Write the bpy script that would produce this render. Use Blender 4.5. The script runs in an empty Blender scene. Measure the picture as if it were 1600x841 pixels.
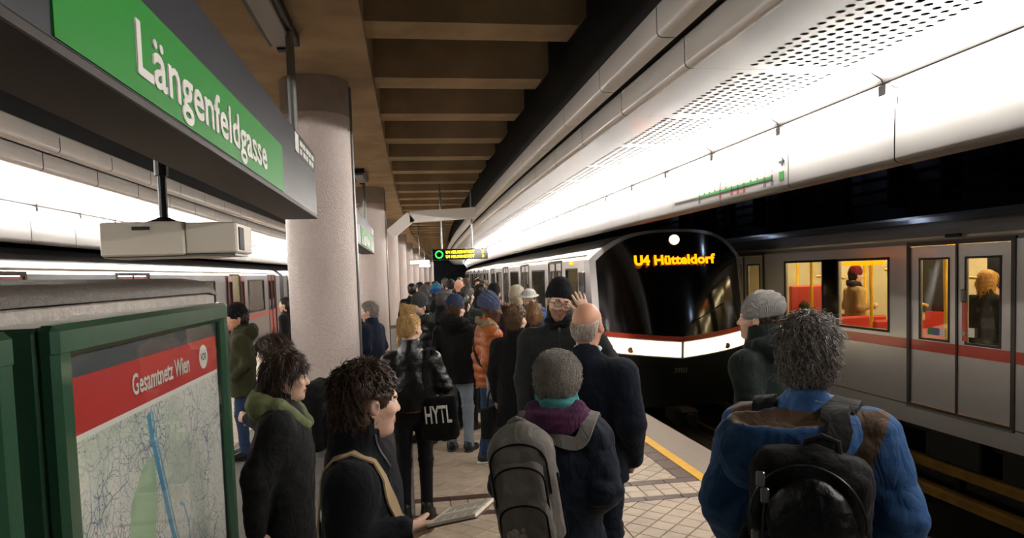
import bpy, math, random
import numpy as np
from mathutils import Vector, Matrix

# ------------------------------------------------------------------ camera, world, exposure
SC = bpy.context.scene
COL = SC.collection
F_PX, YAW, PITCH, ROLL, CY, EYE = 1070.0, math.radians(8.45), math.radians(-3.2), math.radians(1.85), 487.0, 1.88
def cam_axes():
    fw = Vector((math.sin(YAW), math.cos(YAW), 0)); r = Vector((math.cos(YAW), -math.sin(YAW), 0)); u = Vector((0, 0, 1))
    fw, u = fw * math.cos(PITCH) + u * math.sin(PITCH), u * math.cos(PITCH) - fw * math.sin(PITCH)
    r, u = r * math.cos(ROLL) - u * math.sin(ROLL), u * math.cos(ROLL) + r * math.sin(ROLL)
    return r, u, fw
cr_, cu_, cf_ = cam_axes()
cam_data = bpy.data.cameras.new('camera')
cam_data.sensor_width = 36.0
cam_data.lens = F_PX / 1600.0 * 36.0
cam_data.shift_y = (CY - 420.5) / 1600.0
cam_data.clip_start = 0.05
cam_data.clip_end = 400
cam = bpy.data.objects.new('camera', cam_data)
cam.matrix_world = Matrix(((cr_.x, cu_.x, -cf_.x, 0), (cr_.y, cu_.y, -cf_.y, 0), (cr_.z, cu_.z, -cf_.z, EYE), (0, 0, 0, 1)))
COL.objects.link(cam)
SC.camera = cam

world = bpy.data.worlds.new('world')
SC.world = world
world.use_nodes = True
world.node_tree.nodes['Background'].inputs[0].default_value = (0.9, 0.93, 1.0, 1)
world.node_tree.nodes['Background'].inputs[1].default_value = 0.02

SC.view_settings.view_transform = 'Standard'
SC.view_settings.look = 'None'
SC.view_settings.gamma = 1.0
SC.view_settings.use_curve_mapping = False
SC.view_settings.exposure = 2.4

TUBE_POWER = 26.0          # emission of the platform fluorescent tubes
TRAIN_LAMP = 4.5           # emission of the lamps inside the trains

# ------------------------------------------------------------------ small helpers
PI = math.pi
R = math.radians
RNG = random.Random(7)
NPR = np.random.RandomState(11)
V3 = Vector

def bend(y):
    return 0.00065 * (y - 7.3) ** 2 if y > 7.3 else 0.0
def bend_ang(y):
    return -math.atan(2 * 0.00065 * (y - 7.3)) if y > 7.3 else 0.0

def srgb(h):
    if isinstance(h, str):
        h = h.lstrip('#')
        c = [int(h[i:i + 2], 16) / 255 for i in (0, 2, 4)]
    else:
        c = h
    return tuple(((v / 12.92) if v <= 0.04045 else ((v + 0.055) / 1.055) ** 2.4) for v in c) + (1.0,)

MATS = {}
def mat(name, color='#808080', rough=0.6, metal=0.0, bump=None, var=None, emit=0.0, emit_col=None, spec=None, trans=0.0,
        coat=0.0, sheen=0.0, obj_var=0.0, island_var=0.0, ior=None, sss=0.0, wrinkle=None):
    """bump=(kind, scale, strength, (sx,sy,sz)); var=(scale, amount[, detail[, colour2]]) mottles the colour."""
    if name in MATS:
        return MATS[name]
    m = bpy.data.materials.new(name)
    m.use_nodes = True
    nt = m.node_tree; N = nt.nodes; L = nt.links
    b = N['Principled BSDF']
    col = srgb(color)
    b.inputs['Base Color'].default_value = col
    b.inputs['Roughness'].default_value = rough
    b.inputs['Metallic'].default_value = metal
    if spec is not None: b.inputs['Specular IOR Level'].default_value = spec
    if trans: b.inputs['Transmission Weight'].default_value = trans
    if ior: b.inputs['IOR'].default_value = ior
    if coat: b.inputs['Coat Weight'].default_value = coat; b.inputs['Coat Roughness'].default_value = 0.08
    if sheen: b.inputs['Sheen Weight'].default_value = sheen; b.inputs['Sheen Roughness'].default_value = 0.5
    if sss: b.inputs['Subsurface Weight'].default_value = sss; b.inputs['Subsurface Radius'].default_value = (0.012, 0.005, 0.003)
    if emit:
        b.inputs['Emission Color'].default_value = srgb(emit_col) if emit_col else col
        b.inputs['Emission Strength'].default_value = emit
    tc = N.new('ShaderNodeTexCoord')
    out_col = None
    if var:
        nz = N.new('ShaderNodeTexNoise'); nz.inputs['Scale'].default_value = var[0]
        nz.inputs['Detail'].default_value = var[2] if len(var) > 2 else 5
        L.new(tc.outputs['Object'], nz.inputs['Vector'])
        mx = N.new('ShaderNodeMix'); mx.data_type = 'RGBA'
        if len(var) > 3:
            c2 = srgb(var[3])
        else:
            c2 = tuple(max(0, v * (1 - var[1])) for v in col[:3]) + (1,)
        mx.inputs[6].default_value = col; mx.inputs[7].default_value = c2
        rp = N.new('ShaderNodeMapRange'); rp.inputs[1].default_value = 0.35; rp.inputs[2].default_value = 0.65
        L.new(nz.outputs['Fac'], rp.inputs[0])
        if len(var) > 3:
            mu = N.new('ShaderNodeMath'); mu.operation = 'MULTIPLY'; mu.inputs[1].default_value = var[1]
            L.new(rp.outputs[0], mu.inputs[0]); L.new(mu.outputs[0], mx.inputs[0])
        else:
            L.new(rp.outputs[0], mx.inputs[0])
        out_col = mx.outputs[2]
    if obj_var or island_var:
        if obj_var:
            oi = N.new('ShaderNodeObjectInfo'); src = oi.outputs['Random']
        else:
            ge = N.new('ShaderNodeNewGeometry'); src = ge.outputs['Random Per Island']
        mr = N.new('ShaderNodeMapRange'); a = obj_var or island_var
        mr.inputs[3].default_value = 1 - a; mr.inputs[4].default_value = 1 + a * 0.6
        L.new(src, mr.inputs[0])
        hs = N.new('ShaderNodeHueSaturation'); hs.inputs['Color'].default_value = col
        L.new(mr.outputs[0], hs.inputs['Value'])
        if out_col: L.new(out_col, hs.inputs['Color'])
        out_col = hs.outputs['Color']
    if out_col: L.new(out_col, b.inputs['Base Color'])
    if bump:
        kind, scale, strength = bump[:3]
        sc = bump[3] if len(bump) > 3 else (1, 1, 1)
        mp = N.new('ShaderNodeMapping'); mp.inputs['Scale'].default_value = sc
        L.new(tc.outputs['Object'], mp.inputs['Vector'])
        if kind == 'noise':
            t = N.new('ShaderNodeTexNoise'); t.inputs['Scale'].default_value = scale; t.inputs['Detail'].default_value = 6; o = t.outputs['Fac']
        elif kind == 'voronoi':
            t = N.new('ShaderNodeTexVoronoi'); t.inputs['Scale'].default_value = scale; o = t.outputs['Distance']
        elif kind == 'wave':
            t = N.new('ShaderNodeTexWave'); t.inputs['Scale'].default_value = scale; t.inputs['Distortion'].default_value = 1.5; o = t.outputs['Fac']
        L.new(mp.outputs[0], t.inputs['Vector'])
        bp = N.new('ShaderNodeBump'); bp.inputs['Strength'].default_value = strength; bp.inputs['Distance'].default_value = 0.01
        L.new(o, bp.inputs['Height']); L.new(bp.outputs[0], b.inputs['Normal'])
        if wrinkle:
            wsc, wst, wmap = wrinkle
            m2 = N.new('ShaderNodeMapping'); m2.inputs['Scale'].default_value = wmap; m2.inputs['Rotation'].default_value = (0.3, 0.5, 0.2); L.new(tc.outputs['Object'], m2.inputs['Vector'])
            t2 = N.new('ShaderNodeTexNoise'); t2.inputs['Scale'].default_value = wsc; t2.inputs['Detail'].default_value = 3; t2.inputs['Distortion'].default_value = 1.2; L.new(m2.outputs[0], t2.inputs['Vector'])
            b2 = N.new('ShaderNodeBump'); b2.inputs['Strength'].default_value = wst; b2.inputs['Distance'].default_value = 0.03
            L.new(t2.outputs['Fac'], b2.inputs['Height']); L.new(b2.outputs[0], bp.inputs['Normal'])
    MATS[name] = m
    return m

def link(o, parent=None):
    COL.objects.link(o)
    if parent is not None: o.parent = parent
    return o
def tag(o, label, cat, group=None):
    o['label'] = label; o['category'] = cat
    if group: o['group'] = group
    return o
def struct(o):
    o['kind'] = 'structure'; return o
def empty(name, loc=(0, 0, 0), rz=0.0, parent=None):
    o = bpy.data.objects.new(name, None); o.empty_display_size = 0.1
    o.location = loc; o.rotation_euler = (0, 0, rz)
    return link(o, parent)

def mesh_obj(name, verts, faces, m=None, parent=None, smooth=False, loc=None, rz=None, mats=None, midx=None):
    me = bpy.data.meshes.new(name)
    verts = np.asarray(verts, dtype=np.float32)
    if isinstance(faces, np.ndarray) and faces.ndim == 2:
        nf, k = faces.shape
        me.vertices.add(len(verts)); me.vertices.foreach_set('co', verts.ravel())
        me.loops.add(nf * k); me.loops.foreach_set('vertex_index', faces.astype(np.int32).ravel())
        me.polygons.add(nf); me.polygons.foreach_set('loop_start', np.arange(0, nf * k, k, dtype=np.int32))
        me.update(calc_edges=True)
    else:
        me.from_pydata([tuple(map(float, v)) for v in verts], [], [tuple(int(i) for i in f) for f in faces])
    if mats:
        for q in mats: me.materials.append(q)
    elif m: me.materials.append(m)
    if midx is not None: me.polygons.foreach_set('material_index', np.asarray(midx, dtype=np.int32))
    if smooth: me.polygons.foreach_set('use_smooth', np.ones(len(me.polygons), dtype=bool))
    me.update()
    o = bpy.data.objects.new(name, me)
    if loc is not None: o.location = loc
    if rz is not None: o.rotation_euler = (0, 0, rz)
    return link(o, parent)

def inst(o, name, parent=None, loc=None, rz=None):
    c = bpy.data.objects.new(name, o.data)
    if loc is not None: c.location = loc
    if rz is not None: c.rotation_euler = (0, 0, rz)
    return link(c, parent)

class MB:
    """collects simple shapes into one mesh"""
    def __init__(s): s.v = []; s.f = []; s.mi = []; s.cur = 0
    def _add(s, vs, fs):
        n = len(s.v); s.v += [tuple(v) for v in vs]
        for f in fs: s.f.append(tuple(i + n for i in f)); s.mi.append(s.cur)
    def box(s, x0, x1, y0, y1, z0, z1, bev=0.0):
        x0, x1 = min(x0, x1), max(x0, x1); y0, y1 = min(y0, y1), max(y0, y1); z0, z1 = min(z0, z1), max(z0, z1)
        if bev <= 0:
            vs = [(x0, y0, z0), (x1, y0, z0), (x1, y1, z0), (x0, y1, z0), (x0, y0, z1), (x1, y0, z1), (x1, y1, z1), (x0, y1, z1)]
            s._add(vs, [(0, 3, 2, 1), (4, 5, 6, 7), (0, 1, 5, 4), (1, 2, 6, 5), (2, 3, 7, 6), (3, 0, 4, 7)])
        else:
            b = min(bev, (x1 - x0) * .49, (y1 - y0) * .49, (z1 - z0) * .49)
            vs = []; idx = {}
            for i, (xx, sx) in enumerate(((x0, 1), (x1, -1))):
                for j, (yy, sy) in enumerate(((y0, 1), (y1, -1))):
                    for k, (zz, sz) in enumerate(((z0, 1), (z1, -1))):
                        idx[i, j, k, 0] = len(vs); vs.append((xx, yy + sy * b, zz + sz * b))
                        idx[i, j, k, 1] = len(vs); vs.append((xx + sx * b, yy, zz + sz * b))
                        idx[i, j, k, 2] = len(vs); vs.append((xx + sx * b, yy + sy * b, zz))
            fs = []
            for a in (0, 1):
                q = [idx[a, 0, 0, 0], idx[a, 1, 0, 0], idx[a, 1, 1, 0], idx[a, 0, 1, 0]]; fs.append(q if a else q[::-1])
                q = [idx[0, a, 0, 1], idx[1, a, 0, 1], idx[1, a, 1, 1], idx[0, a, 1, 1]]; fs.append(q[::-1] if a else q)
                q = [idx[0, 0, a, 2], idx[1, 0, a, 2], idx[1, 1, a, 2], idx[0, 1, a, 2]]; fs.append(q if a else q[::-1])
            for a in (0, 1):
                for c in (0, 1):
                    q = [idx[a, c, 0, 0], idx[a, c, 1, 0], idx[a, c, 1, 1], idx[a, c, 0, 1]]; fs.append(q if (a + c) % 2 else q[::-1])
                    q = [idx[a, 0, c, 0], idx[a, 1, c, 0], idx[a, 1, c, 2], idx[a, 0, c, 2]]; fs.append(q[::-1] if (a + c) % 2 else q)
                    q = [idx[0, a, c, 1], idx[1, a, c, 1], idx[1, a, c, 2], idx[0, a, c, 2]]; fs.append(q if (a + c) % 2 else q[::-1])
                    for d in (0, 1):
                        q = [idx[a, c, d, 0], idx[a, c, d, 1], idx[a, c, d, 2]]; fs.append(q if (a + c + d) % 2 else q[::-1])
            s._add(vs, fs)
        return s
    def quad(s, a, b, c, d): s._add([a, b, c, d], [(0, 1, 2, 3)]); return s
    def poly(s, pts): s._add(pts, [tuple(range(len(pts)))]); return s
    def tube(s, pts, r, n=8, caps=True, r2=None):
        pts = [Vector(p) for p in pts]; k = len(pts); vs = []; up = None
        for i, p in enumerate(pts):
            d = (pts[min(i + 1, k - 1)] - pts[max(i - 1, 0)]).normalized()
            if up is None:
                up = Vector((0, 0, 1)) if abs(d.z) < 0.9 else Vector((0, 1, 0))
            a = d.cross(up).normalized(); b2 = a.cross(d).normalized(); up = b2
            rr = r if r2 is None else r + (r2 - r) * i / max(1, k - 1)
            if isinstance(r, (list, tuple)): rr = r[i]
            for j in range(n):
                t = 2 * PI * j / n
                vs.append(p + a * (rr * math.cos(t)) + b2 * (rr * math.sin(t)))
        fs = []
        for i in range(k - 1):
            for j in range(n):
                fs.append((i * n + j, i * n + (j + 1) % n, (i + 1) * n + (j + 1) % n, (i + 1) * n + j))
        if caps: fs.append(tuple(range(n))[::-1]); fs.append(tuple((k - 1) * n + j for j in range(n)))
        s._add(vs, fs); return s
    def prism(s, prof, axis, a0, a1):
        """prof: 2D loop; axis 'x','y','z' is the extrusion direction"""
        def p3(q, a): return {'x': (a, q[0], q[1]), 'y': (q[0], a, q[1]), 'z': (q[0], q[1], a)}[axis]
        n = len(prof); vs = [p3(q, a0) for q in prof] + [p3(q, a1) for q in prof]
        fs = [(i, (i + 1) % n, n + (i + 1) % n, n + i) for i in range(n)] + [tuple(range(n))[::-1], tuple(range(n, 2 * n))]
        s._add(vs, fs); return s
    def ribbon(s, pts, nrm, width, thick):
        """flat strap along pts; nrm: per-point outward normals"""
        pts = [Vector(p) for p in pts]; k = len(pts); vs = []
        for i, p in enumerate(pts):
            d = (pts[min(i + 1, k - 1)] - pts[max(i - 1, 0)]).normalized()
            n = Vector(nrm[i]); n = (n - d * n.dot(d)).normalized(); a = d.cross(n)
            w = width[i] / 2 if isinstance(width, (list, tuple)) else width / 2
            vs += [p + a * w, p + a * w * .9 + n * thick, p - a * w * .9 + n * thick, p - a * w]
        fs = []
        for i in range(k - 1):
            for j in range(4):
                fs.append((i * 4 + j, i * 4 + (j + 1) % 4, (i + 1) * 4 + (j + 1) % 4, (i + 1) * 4 + j))
        fs += [(3, 2, 1, 0), tuple((k - 1) * 4 + j for j in range(4))]
        s._add(vs, fs); return s
    def cyl(s, c, r, z0, z1, n=24, r2=None):
        return s.tube([(c[0], c[1], z0), (c[0], c[1], z1)], r, n, True, r2)
    def build(s, name, m=None, parent=None, smooth=False, loc=None, rz=None, mats=None, recalc=True):
        o = mesh_obj(name, s.v, s.f, m, parent, smooth, loc, rz, mats, s.mi if mats else None)
        if recalc and len(s.f) < 6000:
            import bmesh
            bm = bmesh.new(); bm.from_mesh(o.data); bmesh.ops.recalc_face_normals(bm, faces=bm.faces); bm.to_mesh(o.data); bm.free()
        return o

def smooth_angle(o, deg=40):
    me = o.data
    me.polygons.foreach_set('use_smooth', np.ones(len(me.polygons), dtype=bool))
    import bmesh
    bm = bmesh.new(); bm.from_mesh(me)
    a = R(deg)
    for e in bm.edges:
        e.smooth = not (len(e.link_faces) == 2 and e.calc_face_angle(0) > a)
    bm.to_mesh(me); bm.free()
    return o

def sweep(name, prof, ys, m, parent=None, closed=True, smooth=False):
    """cross-section (x, z) carried along the bent platform axis"""
    n = len(prof); vs = []; fs = []
    for y in ys:
        b = bend(y)
        for x, z in prof: vs.append((x + b, y, z))
    rng = n if closed else n - 1
    for i in range(len(ys) - 1):
        for j in range(rng):
            fs.append((i * n + j, i * n + (j + 1) % n, (i + 1) * n + (j + 1) % n, (i + 1) * n + j))
    if closed: fs += [tuple(range(n))[::-1], tuple((len(ys) - 1) * n + j for j in range(n))]
    mb = MB(); mb._add(vs, fs)
    return mb.build(name, m, parent, smooth)

def yrange(a, b, step=3.0):
    n = max(1, int(round((b - a) / step)))
    return [a + (b - a) * i / n for i in range(n + 1)]

def text_mesh(name, body, size, m, parent=None, mw=None, sx=1.0, bold=0.0, extrude=0.002, align='LEFT', space=1.0):
    cu = bpy.data.curves.new(name, 'FONT'); cu.body = body; cu.size = size; cu.offset = bold; cu.extrude = extrude
    cu.align_x = align; cu.space_character = space; cu.resolution_u = 3
    t = bpy.data.objects.new(name + '_tmp', cu); COL.objects.link(t)
    bpy.context.view_layer.update()
    me = bpy.data.meshes.new_from_object(t.evaluated_get(bpy.context.evaluated_depsgraph_get()))
    bpy.data.objects.remove(t); bpy.data.curves.remove(cu)
    n = len(me.vertices); co = np.zeros(n * 3, dtype=np.float32); me.vertices.foreach_get('co', co); co = co.reshape(-1, 3); co[:, 0] *= sx
    if mw is not None:
        M = np.array(mw); co = co @ M[:3, :3].T + M[:3, 3]
    me.vertices.foreach_set('co', co.astype(np.float32).ravel()); me.update()
    me.materials.clear(); me.materials.append(m)
    o = bpy.data.objects.new(name, me)
    return link(o, parent)

def frame_mat(origin, xdir, ydir):
    """matrix placing a text plane: x along xdir, y along ydir"""
    x = Vector(xdir).normalized(); y = Vector(ydir).normalized(); z = x.cross(y)
    return Matrix(((x.x, y.x, z.x, origin[0]), (x.y, y.y, z.y, origin[1]), (x.z, y.z, z.z, origin[2]), (0, 0, 0, 1)))
# ------------------------------------------------------------------ materials of the place
M_tile = mat('platform_tile', '#c4b29c', 0.55, var=(9, 0.16, 6), obj_var=0.12, bump=('noise', 90, 0.12))
M_tile_isl = mat('platform_tile_far', '#c4b29c', 0.55, var=(9, 0.16, 6), island_var=0.12, bump=('noise', 90, 0.12))
M_band = mat('brown_band_tile', '#5e463c', 0.5, var=(14, 0.25), obj_var=0.12)
M_band_isl = mat('brown_band_tile_far', '#5e463c', 0.5, var=(14, 0.25), island_var=0.12)
M_grout = mat('grout', '#8a7a68', 0.9, var=(20, 0.3))
M_greyfloor = mat('grey_floor', '#6d6a66', 0.62, var=(3, 0.18, 7), bump=('noise', 60, 0.1))
M_edge = mat('edge_slab', '#8e8074', 0.6, var=(16, 0.22, 8, '#a3968a'), bump=('noise', 120, 0.15))
M_yellow = mat('yellow_paint', '#eab22e', 0.55, var=(12, 0.12))
M_conc = mat('beam_concrete', '#bfa784', 0.9, var=(2.2, 0.5, 8, '#8a7558'), bump=('noise', 40, 0.35))
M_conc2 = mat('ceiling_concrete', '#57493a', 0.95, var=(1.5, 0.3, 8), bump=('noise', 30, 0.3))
M_dark = mat('tunnel_dark', '#50545e', 0.9, var=(1.2, 0.3))
M_ballast = mat('track_bed', '#241f1c', 0.95, var=(30, 0.4), bump=('noise', 50, 0.8))
M_rail = mat('rail_steel', '#7d756b', 0.35, 0.9)
M_rust = mat('rail_rust', '#4a3528', 0.8, 0.3)
M_thirdrail = mat('yellow_cover', '#96701f', 0.6, var=(4, 0.5, 6, '#4f3b14'))
M_white = mat('white_enamel', '#6c6a68', 0.28, var=(2, 0.05), coat=0.3)
M_strip = mat('strip_enamel', '#cdc8c3', 0.3, var=(3, 0.06), coat=0.3)
M_litpanel = mat('white_lit_panel', '#8c8a88', 0.35)
M_tube = mat('fluorescent_tube', '#ffffff', 0.4, emit=TUBE_POWER, emit_col='#fff8f0')
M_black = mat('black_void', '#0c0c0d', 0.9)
M_col = mat('mosaic_column', '#d6c8c2', 0.42, var=(30, 0.08), bump=('voronoi', 62, 0.6))
M_colgrey = mat('column_top', '#b0a59d', 0.8, var=(4, 0.2))
M_steel = mat('grey_steel', '#8d8d8c', 0.4, 0.7)
M_darksteel = mat('dark_steel', '#2b2b2e', 0.45, 0.5)
M_signgrey = mat('sign_anthracite', '#272b35', 0.42, var=(4, 0.12))
M_signunder = mat('sign_underside', '#2b231e', 0.55, 0.0)
M_signgreen = mat('sign_green', '#1f8f30', 0.5, spec=.3)
M_signwhite = mat('sign_white', '#f3f3ee', 0.4)

YEND = 92.0
ys = yrange(-3.0, 7.3, 2.6) + yrange(7.3, YEND, 3.0)[1:]

# ------------------------------------------------------------------ floor, track bed, tunnel walls, ceiling
floor = struct(sweep('floor', [(-5.04, -0.012), (-5.04, -1.15), (2.98, -1.15), (2.98, -0.012)], ys, M_grout))
gs = sweep('grey_walkway', [(-2.05, -0.011), (-2.05, 0.0), (-0.03, 0.0), (-0.03, -0.011)], ys, M_greyfloor, floor)
for i, (a, b) in enumerate(((2.575, 2.985), (-5.045, -4.635))):
    o = sweep('trim_%d' % (i + 1), [(a, -0.14), (a, 0.0), (b, 0.0), (b, -0.14)], ys, M_edge); struct(o)
for i, (a, b) in enumerate(((2.47, 2.575), (-4.635, -4.53))):
    o = sweep('trim_%d' % (i + 3), [(a, -0.011), (a, 0.001), (b, 0.001), (b, -0.011)], ys, M_yellow); struct(o)

# paving: diagonal square tiles between straight brown bands
T = 0.152; G = 0.007
def clip_poly(poly, x0, x1, y0, y1):
    def clip(ps, f):
        out = []
        for i in range(len(ps)):
            a, b = ps[i], ps[(i + 1) % len(ps)]; fa, fb = f(a), f(b)
            if fa >= 0: out.append(a)
            if fa * fb < 0:
                t = fa / (fa - fb); out.append((a[0] + (b[0] - a[0]) * t, a[1] + (b[1] - a[1]) * t))
        return out
    for f in (lambda p: p[0] - x0, lambda p: x1 - p[0], lambda p: p[1] - y0, lambda p: y1 - p[1]):
        poly = clip(poly, f)
        if len(poly) < 3: return []
    return poly
def area(ps): return abs(sum(ps[i][0] * ps[(i + 1) % len(ps)][1] - ps[(i + 1) % len(ps)][0] * ps[i][1] for i in range(len(ps)))) / 2
def diag_tiles(x0, x1, y0, y1):
    c, s = math.cos(PI / 4), math.sin(PI / 4); out = []
    n = int(max(x1 - x0, y1 - y0) * 1.5 / T) + 3; h = T / 2 - G / 2
    cx, cy = (x0 + x1) / 2, y0
    for i in range(-n, n):
        for j in range(-n, n):
            u, v = (i + .5) * T, (j + .5) * T
            x, y = cx + u * c - v * s, cy + u * s + v * c
            if x < x0 - T or x > x1 + T or y < y0 - T or y > y1 + T: continue
            ps = [(x + (a * c - b * s) * h, y + (a * s + b * c) * h) for a, b in ((-1, -1), (1, -1), (1, 1), (-1, 1))]
            ps = clip_poly(ps, x0, x1, y0, y1)
            if len(ps) >= 3 and area(ps) > 0.0012: out.append(ps)
    return out
def grid_tiles(x0, x1, y0, y1, tx, ty):
    nx = max(1, round((x1 - x0) / tx)); ny = max(1, round((y1 - y0) / ty)); out = []
    for i in range(nx):
        for j in range(ny):
            a, b = x0 + (x1 - x0) * i / nx, x0 + (x1 - x0) * (i + 1) / nx
            c, d = y0 + (y1 - y0) * j / ny, y0 + (y1 - y0) * (j + 1) / ny
            g = G / 2; out.append([(a + g, c + g), (b - g, c + g), (b - g, d - g), (a + g, d - g)])
    return out
def tile_geo(mb, ps, z=0.0):
    n = len(ps); b = 0.004
    cx = sum(p[0] for p in ps) / n; cy = sum(p[1] for p in ps) / n
    top = [(p[0] + (cx - p[0]) * b / 0.075, p[1] + (cy - p[1]) * b / 0.075, z) for p in ps]
    bot = [(p[0], p[1], z - 0.003) for p in ps]; low = [(p[0], p[1], z - 0.0125) for p in ps]
    vs = [(x + bend(y), y, zz) for x, y, zz in top + bot + low]
    fs = [tuple(range(n))] + [(i + n, (i + 1) % n + n, (i + 1) % n, i) for i in range(n)] + [(i + 2 * n, (i + 1) % n + 2 * n, (i + 1) % n + n, i + n) for i in range(n)]
    mb._add(vs, fs)
light, brown = [], []
BANDS = [(5.25, 5.35, 5.65, 5.765)]
XL, XR = -0.03, 2.30
for k in range(-1, 4):
    o = k * 4.6
    b2a, b2b, b1a, b1b = [v + o for v in BANDS[0]]
    light += grid_tiles(XL, 2.47 if k == 0 else 2.47, b2b, b1a, 0.15, 0.15)
    brown += grid_tiles(XL, 2.47, b2a, b2b, 0.3, 0.1); brown += grid_tiles(XL, 2.47, b1a, b1b, 0.3, 0.1)
    if k != -1:
        light += diag_tiles(XL, XR, b1b, b1b + 4.6 - 0.515)
        brown += grid_tiles(XR, 2.47, b1b, b1b + 4.6 - 0.515, 0.17, 0.3)
    else:
        ya, yb = b1b, b1b + 4.6 - 0.515
        light += diag_tiles(1.49, XR + .17, ya, yb); light += grid_tiles(1.335, 1.485, ya, yb, 0.15, 0.3)
        brown += grid_tiles(1.22, 1.335, ya, yb, 0.115, 0.3); light += diag_tiles(XL, 1.22, ya, yb)
left_light = diag_tiles(-4.53, -2.06, 3.5, 12.0)
def vis(ps):
    y = sum(p[1] for p in ps) / len(ps); x = sum(p[0] for p in ps) / len(ps)
    if y < 4.3: return 99 + (4.3 - y)
    return y + (0 if x > 0.05 else 3)
lt = sorted(light, key=vis)
stuff_l, stuff_b = MB(), MB()
for i, ps in enumerate(lt):
    if i < 300:
        mb = MB(); tile_geo(mb, ps); mb.build('tile', M_tile, floor)
    else: tile_geo(stuff_l, ps)
for ps in left_light: tile_geo(stuff_l, ps)
bt = sorted(brown, key=vis)
for i, ps in enumerate(bt):
    if i < 110:
        mb = MB(); tile_geo(mb, ps); mb.build('band_tile', M_band, floor)
    else: tile_geo(stuff_b, ps)
o = stuff_l.build('distant_tiles', M_tile_isl, floor, recalc=False); o['kind'] = 'stuff'
o = stuff_b.build('distant_band_tiles', M_band_isl, floor, recalc=False); o['kind'] = 'stuff'
# beyond the laid tiles the paving is one surface
yy = [y for y in yrange(24.16, YEND, 3.4)]
sweep('far_paving', [(-0.03, -0.011), (-0.03, -0.001), (2.47, -0.001), (2.47, -0.011)], yy, M_tile_isl, floor)
yy = [y for y in yrange(12.0, YEND, 3.4)]
sweep('far_paving', [(-4.53, -0.011), (-4.53, -0.001), (-2.06, -0.001), (-2.06, -0.011)], yy, M_tile_isl, floor)

struct(sweep('floor_track_bed', [(-8.7, -1.5), (-8.7, -1.15), (10.1, -1.15), (10.1, -1.5)], ys, M_ballast))
struct(sweep('wall_right', [(10.0, -1.2), (10.0, 5.2), (10.2, 5.2), (10.2, -1.2)], ys, M_dark))
struct(sweep('wall_left', [(-8.6, -1.2), (-8.8, -1.2), (-8.8, 5.2), (-8.6, 5.2)], ys, M_dark))
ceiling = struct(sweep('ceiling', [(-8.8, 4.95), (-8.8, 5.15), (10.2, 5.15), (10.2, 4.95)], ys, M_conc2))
be = bend(YEND)
mb = MB(); mb.box(-9 + be, 10.4 + be, YEND, YEND + 0.3, -1.3, 5.2); struct(mb.build('wall_far', M_dark))
mb = MB(); mb.box(-8.8, 10.2, -3.3, -3.0, -1.3, 5.2); struct(mb.build('wall_back', M_dark))

# longitudinal girder over the columns, transverse beams
sweep('girder', [(-1.78, 4.0), (-1.78, 4.96), (-0.30, 4.96), (-0.30, 4.0)], ys, M_conc, ceiling)
mb = MB(); mb.box(-0.32, 1.62, 0, 0.44, 4.12, 4.96); mb.prism([(1.62, 4.20), (1.62, 4.96), (1.70, 4.96), (1.70, 4.20)], 'y', 0, 0.44)
mb.poly([(1.62, 0, 4.12), (1.70, 0, 4.20), (1.70, .44, 4.20), (1.62, .44, 4.12)])
mb.poly([(1.62, 0, 4.12), (1.62, 0, 4.2), (1.70, 0, 4.20)]); mb.poly([(1.62, .44, 4.12), (1.70, .44, 4.20), (1.62, .44, 4.2)])
b0 = mb.build('beam', M_conc, ceiling)
mb = MB(); mb.box(-3.72, -1.76, 0, 0.44, 4.12, 4.96); b1 = mb.build('beam', M_conc, ceiling)
y = 6.22 - 1.72 * 4; k = 0
while y < YEND - 2:
    if k == 0: b0.location = b1.location = (bend(y), y, 0)
    else:
        inst(b0, 'beam', ceiling, (bend(y), y, 0), bend_ang(y))
        if y < 40: inst(b1, 'beam', ceiling, (bend(y), y, 0), bend_ang(y))
    y += 1.72; k += 1
# dark soffit wall over the tracks that carries the canopies
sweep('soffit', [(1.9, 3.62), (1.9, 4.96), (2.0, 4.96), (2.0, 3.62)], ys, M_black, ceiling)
sweep('soffit', [(-4.06, 3.62), (-3.96, 3.62), (-3.96, 4.96), (-4.06, 4.96)], ys, M_black, ceiling)

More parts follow.
